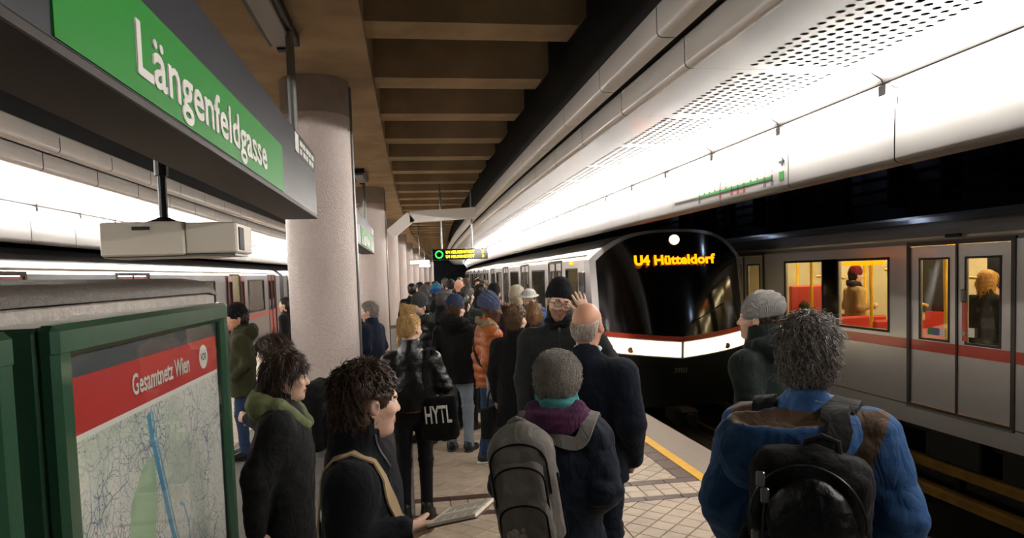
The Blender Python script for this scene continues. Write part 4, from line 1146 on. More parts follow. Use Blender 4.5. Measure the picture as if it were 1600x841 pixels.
# ---- materials for people
def cloth(name, color, rough=0.85, kind='weave', sheen=0.04):
    b = {'weave': ('noise', 380, 0.25), 'knit': ('wave', 60, 0.5), 'nylon': ('noise', 60, 0.12), 'leather': ('noise', 90, 0.35), 'down': ('noise', 45, 0.2), 'denim': ('noise', 260, 0.3)}[kind]
    return mat('cloth_' + name, color, rough, var=(7, 0.18, 4), bump=b, sheen=sheen, spec=.5 if rough < .7 else .22, wrinkle=(9, .5, (1.2, 1.2, .75)) if kind not in ('knit',) else None)
def skin_mat(name, color): return mat('skin_' + name, color, 0.5, var=(25, 0.10, 4), sss=0.08)
def hair_mat(name, color, c2=None): return mat('hair_' + name, color, 0.40, var=(120, 0.6, 3, c2 or '#000000') if c2 else (90, 0.4, 3), island_var=0.4)
SK_L = skin_mat('light', '#e3b499'); SK_P = skin_mat('pale', '#e9c0a8'); SK_R = skin_mat('ruddy', '#dba386'); SK_D = skin_mat('dark', '#5b3a2a')
M_lips = mat('skin_lips', '#b06a5a', 0.45); M_lipsd = mat('skin_lips_dark', '#55312a', 0.45); M_stub = mat('skin_stubble', '#9a7360', 0.6)
M_eye = mat('eye_white', '#e8e4de', 0.2); M_iris = mat('eye_iris', '#2a1e16', 0.2)

class Fig:
    """a standing figure in its own frame: x to its right, y forward, z up"""
    def __init__(s, label, group, loc, face, h, res, cat='person'):
        s.root = empty('person', (loc[0], loc[1], loc[2] if len(loc) > 2 else 0.0), R(face)); tag(s.root, label, cat, group)
        s.h = h; s.res = res; s.k = h / 1.75
        s.P = {}
    def frame(s, lean=0.0, sway=0.0, shoulder=0.19, head_fwd=0.02, headrot=(0, 0, 0), neck=1.0):
        k = s.k; P = s.P
        P['hip'] = A3(0 + sway * .3, 0, 0.93 * k); P['waist'] = A3(sway * .2, lean * .25, 1.08 * k); P['chest'] = A3(0, lean * .6, 1.28 * k)
        P['neck'] = A3(0, lean * 1.0 - 0.01, 1.47 * k); P['shz'] = 1.41 * k
        P['shR'] = A3(shoulder * k, lean * .95, 1.405 * k); P['shL'] = A3(-shoulder * k, lean * .95, 1.405 * k)
        P['head'] = A3(0, lean * 1.1 + head_fwd, 1.635 * k * 1.0)
        y, p, r = headrot
        s.HM = rotz(R(y)) @ rotx(R(p)) @ roty(R(r))
        s.hs = 0.97 + 0.06 * (k - 1)
        return s
    def arms(s, R_=None, L_=None):
        k = s.k
        for sd, a in (('R', R_), ('L', L_)):
            sg = 1 if sd == 'R' else -1; sh = s.P['sh' + sd]
            a = a or 'down'; s.armk = getattr(s, 'armk', {}); s.armk[sd] = a if isinstance(a, str) else 'custom'
            if a == 'down': e = sh + A3(sg * .05, -.03, -.29) * k; w = e + A3(-sg * .0, .06, -.25) * k; hd = A3(0, .15, -1)
            elif a == 'pocket': e = sh + A3(sg * .08, -.08, -.27) * k; w = e + A3(-sg * .10, .16, -.16) * k; hd = A3(-sg * .3, .6, -.7)
            elif a == 'bent': e = sh + A3(sg * .05, -.04, -.28) * k; w = e + A3(-sg * .06, .23, .02) * k; hd = A3(-sg * .3, 1, .1)
            elif a == 'strap': e = sh + A3(sg * .06, -.02, -.28) * k; w = sh + A3(-sg * .03, .17, -.14) * k; hd = A3(-sg * .3, -.1, 1)
            elif a == 'cross': e = sh + A3(sg * .06, .02, -.27) * k; w = e + A3(-sg * .22, .17, .03) * k; hd = A3(-sg * 1, .2, .1)
            else: e, w, hd = sh + vec(a[0]) * k, sh + vec(a[1]) * k, vec(a[2])
            s.P['el' + sd], s.P['wr' + sd] = e, w; s.P['hd' + sd] = hd / np.linalg.norm(hd)
        return s
    def legs(s, R_=(0.10, 0.0), L_=(-0.10, 0.0), bendR=0.03, bendL=0.03, toeR=8, toeL=8):
        k = s.k
        for sd, q, b, toe in (('R', R_, bendR, toeR), ('L', L_, bendL, toeL)):
            sg = 1 if sd == 'R' else -1
            s.P['hj' + sd] = s.P['hip'] + A3(sg * .09, 0, -.02) * k
            an = A3(q[0], q[1], 0.09 * k); s.P['an' + sd] = an
            s.P['kn' + sd] = (s.P['hj' + sd] + an) / 2 + A3(0, b, .02)
            s.P['toe' + sd] = -sg * toe
        return s
    # ---------------- distance fields
    def head_sdf(s, ears=True, detail=True, jaw=1.0, nose=1.0):
        fs = [ell((0, -.014, .036), (.0755, .098, .0905)), (ell((0, .026, -.035), (.0615 * jaw, .066, .083)), .035), (cone((0, .05, -.098), (0, .068, -.101), .03, .022), .03),
              (cone((-.034, .079, .021), (.034, .079, .021), .014, .014), .02), (ell((-.043, .06, -.022), (.025, .026, .022)), .02), (ell((.043, .06, -.022), (.025, .026, .022)), .02)]
        f = U(*fs)
        if detail:
            f = SUB(f, U(ell((-.031, .101, .003), (.018, .016, .0115)), ell((.031, .101, .003), (.018, .016, .0115)), k=.001), .012)
            f = U(f, (cone((0, .088, .010), (0, .106 * nose, -.028), .0085, .0125), .010), (ell((-.011, .098, -.031), (.008, .010, .007)), .008), (ell((.011, .098, -.031), (.008, .010, .007)), .008),
                  (ell((0, .0905, -.060), (.023, .0095, .0055)), .008), (ell((0, .0895, -.0705), (.020, .0095, .006)), .008))
            f = SUB(f, ell((0, .103, -.0655), (.024, .012, .0016)), .003)
        if ears:
            for q in (-1, 1):
                e = SUB(ell((q * .080, -.010, -.006), (.009, .021, .033), rotz(R(-q * 22))), ell((q * .090, -.006, -.002), (.007, .011, .019), rotz(R(-q * 22))), .006)
                f = U(f, (e, .010))
        return f
    def neck_sdf(s):
        return cone((0, -.022, -.06), (0, -.045, -.20), .054, .060)
    def hand_sdf(s, sd, curl=0.5, spread=0.12, palm=None, thumb_in=0.5):
        """five separate fingers; frame: d fingers, n palm normal, t thumb side"""
        sg = 1 if sd == 'R' else -1; w = s.P['wr' + sd]; d = s.P['hd' + sd]
        n = vec(palm) if palm is not None else A3(-sg * 1.0, 0, 0.0)
        n = n - d * (n @ d); n /= np.linalg.norm(n)
        t = np.cross(n, d) * (1 if sd == 'R' else -1)
        if palm is None and t[1] < 0: t = -t
        k = s.k * 0.98
        o = w + d * 0.012
        fs = [cone(o - d * .03, o + d * .015, .024, .026), (cone(o + d * .02 + t * .012, o + d * .075 + t * .020, .020, .017), .02), (cone(o + d * .02 - t * .014, o + d * .070 - t * .026, .020, .015), .02), (cone(o + d * .025, o + d * .078, .018, .015), .02)]
        ends = []
        for i, (off, ln) in enumerate(((.031, .066), (.0105, .074), (-.010, .070), (-.030, .055))):
            b = o + d * (.078 - abs(off - .005) * .25) * k + t * off * k
            dr = d + t * (off * spread * 12)
            dr /= np.linalg.norm(dr); seg = [ln * .46 * k, ln * .30 * k, ln * .26 * k]; p = b; ang = 0.0; r0 = .0088 if i < 3 else .0078
            for j, L in enumerate(seg):
                ang += curl * (0.55, 0.75, 0.5)[j]
                q = p + (dr * math.cos(ang) + n * math.sin(ang)) * L
                fs.append((cone(p, q, r0 * (1 - .06 * j), r0 * (1 - .06 * (j + 1))), .004)); p = q
        tb = o + d * .018 + t * .026; dt = t * (0.75 - .35 * thumb_in) + d * .65 + n * (.25 + .5 * thumb_in); dt /= np.linalg.norm(dt)
        p1 = tb + dt * .038 * k; d2 = dt * .8 + d * .45; d2 /= np.linalg.norm(d2); p2 = p1 + d2 * .032 * k; p3 = p2 + (d2 + n * .2 * curl) / np.linalg.norm(d2 + n * .2 * curl) * .024 * k
        fs += [(cone(tb, p1, .015, .0115), .012), (cone(p1, p2, .011, .010), .004), (cone(p2, p3, .010, .0085), .004)]
        lo = np.minimum.reduce([o - .10 * np.ones(3)] + [o + d * .2 - .08]); c = o + d * .08
        return U(*fs, k=.012), c - .14, c + .14
    def body(s, skin, hands='RL', hand_kw=None, lips=None, eyes=False, brow=None, stubble=False, **hk):
        k = s.k; P = s.P; h = s.res
        hd = s.head_sdf(**hk); hs = s.hs
        M = s.HM * hs
        o = P['head']
        headf = lambda Q: hd(((Q - o) @ s.HM) / hs) * hs
        nk = cone(o + s.HM @ A3(0, -.025, -.06) * hs, P['neck'] + A3(0, -.01, -.03), .052, .062)
        f1 = U(headf, (nk, .03))
        lo = np.minimum(o - .17, P['neck'] - .10); hi = np.maximum(o + .17, P['neck'] + .1)
        parts = [surface(f1, lo, hi, min(h, .0075))]
        nh = len(parts[0][0])
        # trunk and limbs below the clothes, one connected form
        tr = [cone(P['neck'] - A3(0, 0, .08), P['chest'], .07, .12, (1, 1.35, 1)), (cone(P['chest'], P['hip'], .115, .085, (1, 1.35, 1)), .05)]
        for sd in 'RL':
            tr += [(cone(P['sh' + sd], P['el' + sd], .045, .036), .04), (cone(P['el' + sd], P['wr' + sd], .036, .024), .02)]
            tr += [(cone(P['hj' + sd], P['kn' + sd], .055, .040), .04), (cone(P['kn' + sd], P['an' + sd], .038, .03), .02)]
        ft = U(*tr)
        pts = np.stack([P[q] for q in P if isinstance(P[q], np.ndarray) and q[:2] not in ('hd',)])
        parts.append(surface(ft, pts.min(0) - .2, pts.max(0) + .2, .026))
        hk2 = hand_kw or {}
        for sd in 'RL':
            if sd in hands:
                f, a, b = s.hand_sdf(sd, **hk2.get(sd, {})); parts.append(surface(f, a, b, max(min(h, .009) * .62, .0045)))
            elif s.armk[sd] != 'pocket':
                f, a, b = s.hand_sdf(sd, **hk2.get(sd, dict(curl=.6))); parts.append(surface(f, a, b, .0085))
        V, Q = join_geo(parts)
        c = ((V[Q].mean(1) - o) @ s.HM) / hs
        mi = np.zeros(len(Q), int); mats = [skin]
        if lips is not None:
            mats.append(lips); mi[(np.abs(c[:, 0]) < .023) & (c[:, 1] > .080) & (np.abs(c[:, 2] + .0655) < .0095)] = 1
        if stubble:
            mats.append(M_stub); z = c[:, 2]
            mi[(z < -.045) & (z > -.125) & (c[:, 1] > -.01) & (mi == 0) & (np.abs(c[:, 0]) < .075)] = len(mats) - 1
        if brow is not None:
            mats.append(brow); mi[(np.abs(np.abs(c[:, 0]) - .033) < .019) & (c[:, 1] > .07) & (np.abs(c[:, 2] - .0225 - .004 * np.sin(np.abs(c[:, 0]) * 60)) < .0036)] = len(mats) - 1
        s.bodyo = mesh_obj('body', V, Q, None, s.root, True, mats=mats, midx=mi)
        if eyes:
            for q in (-1, 1):
                mb = MB(); c0 = o + s.HM @ A3(q * .031, .0775, .002) * hs
                V, Q = surface(ell(c0, (.0125, .0125, .0115)), c0 - .02, c0 + .02, .0035)
                cl = ((V[Q].mean(1) - c0) @ s.HM)
                mi = (np.hypot(cl[:, 0], cl[:, 2]) < .0058) & (cl[:, 1] > 0)
                mesh_obj('eye', V, Q, None, s.root, True, mats=[M_eye, M_iris], midx=mi.astype(int))
        return s
    def coat(s, m, hem=0.80, thick=0.02, sleeve=0.055, puff=None, fold=0.006, collar='stand', hood=None, hem_flare=0.02, mats=None, region=None, name='jacket', seed=3, belly=0.0, arm_end=0.0, open_neck=True, extra=None, chest=0.135, back=0.0, sleeves=True):
        """upper garment: trunk, sleeves, collar or hood as one cloth surface"""
        k = s.k; P = s.P; h = s.res
        hemz = hem * k
        hipc = A3(P['hip'][0], P['hip'][1], hemz)
        t = thick
        flat = (1, 1.38, 1)
        c = P['chest']
        fs = [cone(P['neck'] - A3(0, 0, .07), c, .082 + t * .6, chest + t, flat), (cone(P['neck'] + A3(.02, 0, -.075), P['shR'] - A3(.02, 0, .035), .072 + t * .4, .060 + t * .6), .06), (cone(P['neck'] + A3(-.02, 0, -.075), P['shL'] + A3(.02, 0, -.035), .072 + t * .4, .060 + t * .6), .06),
              (cone(c, P['waist'] + A3(0, belly, 0), chest + t, .138 + t + belly * .5, flat), .06), (cone(P['waist'] + A3(0, belly * .8, 0), hipc, .138 + t + belly * .3, .150 + t + hem_flare, flat), .08)]
        if back: fs.append((ell(c + A3(0, -.08, .04), (.13, .07 + back, .16)), .06))
        for sd in 'RL' if sleeves else '':
            sh, e, w = P['sh' + sd], P['el' + sd], P['wr' + sd]
            u = (w - e) / np.linalg.norm(w - e)
            fs += [(cone(sh - A3(0, 0, .03), e, sleeve + .010 + t * .45, sleeve + t * .42), .05), (cone(e, w + u * arm_end, sleeve + t * .4, sleeve * .80 + t * .1), .025)]
        f = U(*fs)
        f = AND(f, half((0, 0, -1), -hemz), .012)
        nb = P['neck']
        if collar == 'stand':
            col = SUB(cone(nb + A3(0, -.012, -.05), nb + A3(0, .0, .055), .094, .086, (1, 1.05, 1)), cone(nb + A3(0, 0, -.10), nb + A3(0, .012, .16), .068, .072), .01)
            col = AND(col, half((0, -.25, 1), nb[2] + .062 - .25 * nb[1]), .008); f = U(f, (col, .018))
        elif collar == 'high':
            col = SUB(cone(nb + A3(0, -.012, -.05), nb + A3(0, .005, .10), .102, .090, (1, 1.05, 1)), cone(nb + A3(0, 0, -.06), nb + A3(0, .02, .2), .074, .076), .01)
            col = AND(col, half((0, -.30, 1), nb[2] + .098 - .30 * nb[1]), .008); f = U(f, (col, .018))
        elif collar == 'low':
            col = cone(nb + A3(0, -.02, -.05), nb + A3(0, -.015, .018), .092, .078); col = SUB(col, cone(nb + A3(0, .01, -.02), nb + A3(0, .02, .12), .064, .07), .01); f = U(f, (col, .015))
        if hood == 'down' or hood == 'fur':
            hc = nb + A3(0, -.085, .005)
            ho = SUB(ell(hc, (.158, .098, .105)), U(ell(hc + A3(0, .055, .075), (.105, .095, .085)), cone(nb - A3(0, 0, .02), nb + A3(0, .05, .2), .066, .08), k=.02), .02)
            ring = U(cone(hc + A3(-.135, .045, .02), hc + A3(-.08, .13, .0), .04, .032), cone(hc + A3(.135, .045, .02), hc + A3(.08, .13, .0), .04, .032), k=.02)
            f = U(f, (U(ho, (ring, .03)), .02))
        elif hood == 'up':
            o = P['head']; hf = SUB(ell(o + A3(0, -.02, .02), (.125, .145, .155)), U(ell(o + A3(0, .09, -.005), (.088, .12, .115)), ell(o, (.095, .11, .12)), k=.02), .015)
            f = U(f, (hf, .02), (cone(o + A3(0, -.05, -.08), nb, .10, .10), .04))
        if extra is not None: f = extra(f)
        s.cf = f
        sd0 = seed
        def disp(V, N):
            low = np.clip((V[:, 2] - hemz) / .05, 0, 1)
            d = fold * .8 * wob(V * A3(1.3, 1.3, .8), .24, sd0) + fold * .55 * (.35 - np.sqrt(np.abs(wob(V * A3(1, 1, 1.3), .17, sd0 + 1)) + .01))
            for q in 'RL':
                e = P['el' + q]; r = np.linalg.norm(V - e, axis=1); d += fold * 1.0 * np.exp(-(r / .10) ** 2) * (np.abs(np.sin(V[:, 2] * 48 + 9 * V[:, 0] + 6 * V[:, 1])) - .5)
                r = np.linalg.norm(V - P['sh' + q] + A3(0, 0, .1), axis=1); d += fold * .5 * np.exp(-(r / .09) ** 2) * np.sin((V[:, 2] * .7 + V[:, 0] * (1 if q == 'R' else -1)) * 70)
            if puff:
                pitch, amp = puff
                ph = V[:, 2] + .012 * wob(V, .25, sd0 + 5); d += amp * (np.sqrt(np.abs(np.sin(PI * ph / pitch)) + .02) - .75) * np.clip((P['neck'][2] - .02 - V[:, 2]) / .05, 0, 1) * low
            return d * (.3 + .7 * low)
        pts = np.stack([P['shR'], P['shL'], P['elR'], P['elL'], P['wrR'], P['wrL'], P['neck'] + A3(0, -.1, .1 if hood != 'up' else .36), hipc, P['waist']])
        lo = pts.min(0) - A3(.26, .26, .0) - A3(0, 0, .1); hi = pts.max(0) + A3(.26, .26, .12)
        lo[0] = min(lo[0], -.3); hi[0] = max(hi[0], .3)
        return sdf_obj(name, f, lo, hi, h * 1.25, m, s.root, disp, mats, region)
    def skirt_coat(s, *a, **k): return s.coat(*a, **k)
    def trousers(s, m, slim=1.0, top=0.98, seed=8, fold=.005, cuff=0.0, name='trousers'):
        k = s.k; P = s.P
        fs = [cone(P['hip'] + A3(-.06, 0, .02), P['hip'] + A3(.06, 0, .02), .105, .105, (1, 1.1, 1))]
        for sd in 'RL':
            fs += [(cone(P['hj' + sd], P['kn' + sd], .092 * slim, .062 * slim), .04), (cone(P['kn' + sd], P['an' + sd] + A3(0, 0, -.03 + cuff), .062 * slim, .052 * slim), .03)]
        f = AND(U(*fs), half((0, 0, 1), top * k), .01)
        f = AND(f, half((0, 0, -1), -(.035 + cuff)), .006)
        def disp(V, N):
            d = fold * wob(V * A3(1, 1, .7), .13, seed)
            for sd in 'RL':
                for q, w in (('kn', .09), ('an', .09)):
                    r = np.linalg.norm(V - P[q + sd], axis=1); d += fold * 1.2 * np.exp(-(r / w) ** 2) * np.sin(V[:, 2] * 120 + 14 * V[:, 1])
            return d
        pts = np.stack([P[q + sd] for q in ('hj', 'kn', 'an') for sd in 'RL'])
        return sdf_obj(name, f, pts.min(0) - A3(.16, .16, .1), pts.max(0) + A3(.16, .16, .2), max(s.res * 1.4, .011), m, s.root, disp)
    def shoes(s, m, sole=None, high=False):
        for sd in 'RL':
            a = s.P['an' + sd]; M = rotz(R(s.P['toe' + sd])); o = A3(a[0], a[1], 0)
            f = U(ell((0, .02, .052), (.046, .085, .05)), (ell((0, .105, .038), (.046, .085, .034)), .03), (cone((0, -.015, .06), (0, -.015, .13 if high else .095), .046, .042), .03))
            f = AND(f, half((0, 0, -1), -.012), .004)
            fn = XF(f, M, o); h = max(s.res * 1.2, .010)
            sh = sdf_obj('shoe', fn, o - A3(.22, .22, .02), o + A3(.22, .26, .19), h, m, s.root)
            fs = AND(U(ell((0, .0, .012), (.048, .08, .04)), (ell((0, .11, .012), (.050, .09, .035)), .03)), lambda P: np.maximum(P[:, 2] - .024, .0 - P[:, 2]), .004)
            sdf_obj('sole', XF(fs, M, o), o - A3(.22, .22, .02), o + A3(.22, .26, .08), h, sole or m, sh)
        return s
    # ---------------- heads: hair and hats (head coordinates)
    def _head_obj(s, name, f, lo, hi, h, m, disp=None, extra_geo=None, mats=None, region=None):
        V, Q = surface(f, A3(*lo), A3(*hi), h)
        if disp is not None: V = V + vnormals(V, Q) * disp(V)[:, None]
        if extra_geo is not None: V, Q = join_geo([(V, Q)] + extra_geo(V, Q))
        mi = region(V[Q].mean(1)) if region else None
        W = (V * s.hs) @ s.HM.T + s.P['head']
        return mesh_obj(name, W, Q, m, s.root, True, mats=mats, midx=mi)
    def hair(s, m, style='short', vol=0.012, locks=900, length=.035, curl=.3, rad=.0022, seed=1, line=.025, nape=-.075, lift=.25, fringe=False, long=None, extra=None, gravity=.2, down=False):
        r = np.random.RandomState(seed)
        v = vol
        f = ell((0, -.016, .036 + v * .4), (.0765 + v, .099 + v, .0915 + v))
        f = U(f, (ell((0, -.045, -.02), (.066 + v, .062 + v, .075 + v)), .03))
        # keep face clear: hairline plane sloping from forehead to ear front
        cut = U(AND(lambda P: -(P[:, 1] - .45 * P[:, 2]) + line, half((0, 0, 1), .092 if not fringe else .045), .02), ell((0, .115, -.04), (.115, .10, .115)), k=.02)
        f = SUB(f, cut, .012)
        if not long: f = SUB(f, lambda P: np.maximum(-.022 - P[:, 1], P[:, 2] + .024), .012)
        f = SUB(f, U(ell((-.090, -.004, -.012), (.030, .027, .040)), ell((.090, -.004, -.012), (.030, .027, .040)), k=.001), .01)
        f = AND(f, half((0, .25, -1), -nape), .012)
        if long:
            f = U(f, (cone((0, -.055, -.03), (0, -.075, -long), .075 + v, .06), .04), (cone((-.06, -.03, -.0), (-.07, -.04, -long * .9), .035, .03), .03), (cone((.06, -.03, -.0), (.07, -.04, -long * .9), .035, .03), .03))
            f = SUB(f, ell((0, .09, -.08), (.085, .085, .12)), .02)
        if extra is not None: f = extra(f)
        def disp(V): return (.35 * v + .002) * wob(V, .035, seed + 3) + .0025 * wob(V * A3(1, 1, .5), .012, seed + 4)
        def locks_geo(V, Q):
            N = vnormals(V, Q)
            if not (long or down):
                ok = ~((np.abs(V[:, 0]) > .06) & (np.abs(V[:, 1] + .004) < .042) & (V[:, 2] < .034) & (V[:, 2] > -.07)); V, N = V[ok], N[ok]
            def flow(P, n):
                d = P - A3(0, -.035, .13) if not down else np.tile(A3(0, -.1, -1), (len(P), 1))
                t = d + r.normal(scale=.04, size=P.shape); t[:, 2] -= .04
                return t / (np.linalg.norm(t, axis=1, keepdims=True) + 1e-9)
            return [strands(V, N, locks, length, rad, flow, r, lift, curl, 4, gravity, (lambda P: np.clip(1.0 - (P[:, 1] - .0) / .10, .3, 1.0)[:, None] * np.clip(1.0 + (P[:, 2] + .03) / .10, .45, 1.0)[:, None] * np.where((np.abs(P[:, 0]) > .05) & (P[:, 2] < .085) & (P[:, 1] > -.06), .45, 1.0)[:, None]) if not (fringe or long or down) else None)]
        return s._head_obj('hair', f, (-.17, -.22, -.20 - (long or 0)), (.17, .17, .24), max(s.res * .9, .0075), m, disp, locks_geo if locks else None)
    def beanie(s, m, low=.012, tall=.02, rib=0.0, seed=2, slouch=0.0, cuff=False, fuzz=0, name='hat', tilt=.30, vol=.014, region=None, mats=None):
        v = vol
        f = ell((0, -.018, .04), (.0765 + v, .100 + v, .092 + v))
        f = U(f, (ell((0, -.02 - slouch, .075 + tall), (.068 + v, .082 + v, .07 + tall * .6)), .05))
        if slouch: f = U(f, (ell((0, -.065 - slouch, .085), (.062, .065, .06)), .05))
        f = AND(f, half((0, -tilt, -1), -(low - .0)), .008)
        if cuff:
            b = AND(ell((0, -.018, .03), (.0765 + v + .009, .100 + v + .009, .095 + v + .01)), lambda P: np.abs(P @ A3(0, tilt, 1) - (low + .028)) - .028, .006); f = U(f, (b, .004))
        def disp(V):
            a = np.arctan2(V[:, 0], V[:, 1] + .018); d = .002 * wob(V, .05, seed)
            if rib: d = d + rib * np.sin(a * 44) * np.clip(1 - (V[:, 2] - .05) / .13, .25, 1)
            if slouch: d = d + .005 * np.sin((V[:, 1] * .8 + V[:, 2]) * 120 + 2 * np.sin(V[:, 0] * 40)) * np.clip((V[:, 2] - .06) / .06, 0, 1)
            return d
        eg = None
        if fuzz:
            r = np.random.RandomState(seed)
            def eg(V, Q):
                N = vnormals(V, Q); return [strands(V, N, fuzz, .019, .0019, lambda P, n: r.normal(size=P.shape), r, .9, .5, 2, .1)]
        return s._head_obj(name, f, (-.15, -.25, -.10), (.15, .16, .28), max(s.res * .8, .0065), m, disp, eg, mats, region)
    def glasses(s, m):
        mb = MB(); hs = s.hs
        def T(p): q = s.HM @ (A3(*p) * hs) + s.P['head']; return tuple(float(v) for v in q)
        for q in (-1, 1):
            pts = []
            for i in range(17):
                a = 2 * PI * i / 16; x = .027 * math.copysign(abs(math.cos(a)) ** .7, math.cos(a)); z = .018 * math.copysign(abs(math.sin(a)) ** .7, math.sin(a)); pts.append(T((q * .033 + x, .112 - abs(q * .033 + x) * .12, .0 + z)))
            mb.tube(pts, .0022, 6)
            mb.tube([T((q * .061, .105, .004)), T((q * .078, .06, .004)), T((q * .082, -.005, .004))], .002, 6)
        mb.tube([T((-.007, .113, .004)), T((0, .116, .006)), T((.007, .113, .004))], .002, 6)
        mb.build('glasses', m, s.root)
    def scarf(s, m, r=.038, R0=.085, z=.02, seed=4, name='scarf', tails=0.0, mats=None, region=None, tilt=-.2):
        nb = s.P['neck']
        def f(P):
            q = P - (nb + A3(0, .0, z)); ang = np.arctan2(q[:, 0], q[:, 1]); rr = np.hypot(q[:, 0], q[:, 1] * 1.0) - R0
            zz = q[:, 2] - tilt * q[:, 1] - .012 * np.sin(ang * 3 + seed); return np.sqrt(rr * rr + (zz * .75) ** 2) - r - .006 * np.sin(ang * 5 + zz * 90)
        def disp(V, N): return .005 * wob(V * A3(.7, .7, 2), .05, seed)
        return sdf_obj(name, f, nb - A3(.2, .2, .12), nb + A3(.2, .2, .2), s.res * 1.2, m, s.root, disp, mats, region)
    def world(s, p):
        return s.root.matrix_basis @ Vector([float(v) for v in p])

    def drape(s, pts, off=.006, n=28, smooth=2):
        """lay a path on the garment surface; returns points and outward normals (figure frame)"""
        P = np.array([vec(p) for p in pts]); t = np.linspace(0, len(P) - 1, n); out = []
        for a in t:
            i = min(int(a), len(P) - 2); u = a - i
            p0, p1, p2, p3 = P[max(i - 1, 0)], P[i], P[i + 1], P[min(i + 2, len(P) - 1)]
            out.append(.5 * ((2 * p1) + (-p0 + p2) * u + (2 * p0 - 5 * p1 + 4 * p2 - p3) * u * u + (-p0 + 3 * p1 - 3 * p2 + p3) * u ** 3))
        Q = np.array(out, dtype=F32)
        for it in range(6):
            d = s.cf(Q); e = .004
            g = np.stack([s.cf(Q + A3(*v)) - d for v in ((e, 0, 0), (0, e, 0), (0, 0, e))], 1); g /= (np.linalg.norm(g, axis=1, keepdims=True) + 1e-9)
            Q = Q + g * np.clip(off - d, -.05, .05)[:, None]
        for _ in range(smooth):
            Q[1:-1] = (Q[:-2] + 2 * Q[1:-1] + Q[2:]) / 4
        d = s.cf(Q); g = np.stack([s.cf(Q + A3(*v)) - d for v in ((.004, 0, 0), (0, .004, 0), (0, 0, .004))], 1); g /= (np.linalg.norm(g, axis=1, keepdims=True) + 1e-9)
        Q = Q + g * np.maximum(off - d, 0)[:, None]
        return Q, g
    def thing_root(s, name, base, label, cat, group=None):
        """a carried thing: its own top-level empty at its base, axes as the figure's"""
        w = s.world(base); r = empty(name, w, s.root.rotation_euler[2]); tag(r, label, cat, group); r['_b'] = 0; del r['_b']
        return r
def carried_mesh(root, base, name, V, Q, m, parent=None, mats=None, midx=None):
    return mesh_obj(name, np.asarray(V) - vec(base), Q, m, parent or root, True, mats=mats, midx=midx)
def carried_sdf(root, base, name, f, lo, hi, h, m, disp=None, parent=None, mats=None, region=None):
    V, Q = surface(f, A3(*lo), A3(*hi), h)
    if disp is not None: V = V + vnormals(V, Q) * disp(V)[:, None]
    return carried_mesh(root, base, name, V, Q, m, parent, mats, region(V[Q].mean(1)) if region else None)
def carried_ribbon(root, base, name, fig, pts, width, thick, m, off=.005, parent=None):
    Q, g = fig.drape(pts, off); mb = MB(); mb.ribbon([tuple(map(float, q - vec(base))) for q in Q], [tuple(map(float, v)) for v in g], width, thick)
    o = mb.build(name, m, parent or root); smooth_angle(o, 50); return o
# ------------------------------------------------------------------ the people nearest the camera
BLK = cloth('black', '#131417', .85); BLKN = cloth('black_nylon', '#0b0c0d', .82, 'nylon'); NAVY = cloth('navy', '#151d2c', .85); CHAR = cloth('charcoal', '#26282a', .85)
JEANS = cloth('jeans', '#2f4666', .85, 'denim'); JEANSL = cloth('jeans_light', '#7d8794', .85, 'denim'); DARKT = cloth('dark_trousers', '#15181f', .85)
SHOE = mat('shoe_black', '#121212', .45); SOLEW = mat('sole_white', '#d8d5ce', .6); SHOEB = mat('shoe_brown', '#3a2a20', .5)
LEATHER = mat('black_leather', '#0b0c0e', .34, var=(20, .2), bump=('noise', 70, .35))
BUCKLE = mat('buckle', '#3c3d40', .35, .4); SILVERZ = mat('zip_silver', '#a9a9ab', .3, .9)

def zip_line(root, base, name, pts, r, m, parent=None):
    mb = MB(); mb.tube([tuple(float(a) - float(b) for a, b in zip(p, base)) for p in pts], r, 6); o = mb.build(name, m, parent or root); smooth_angle(o); return o

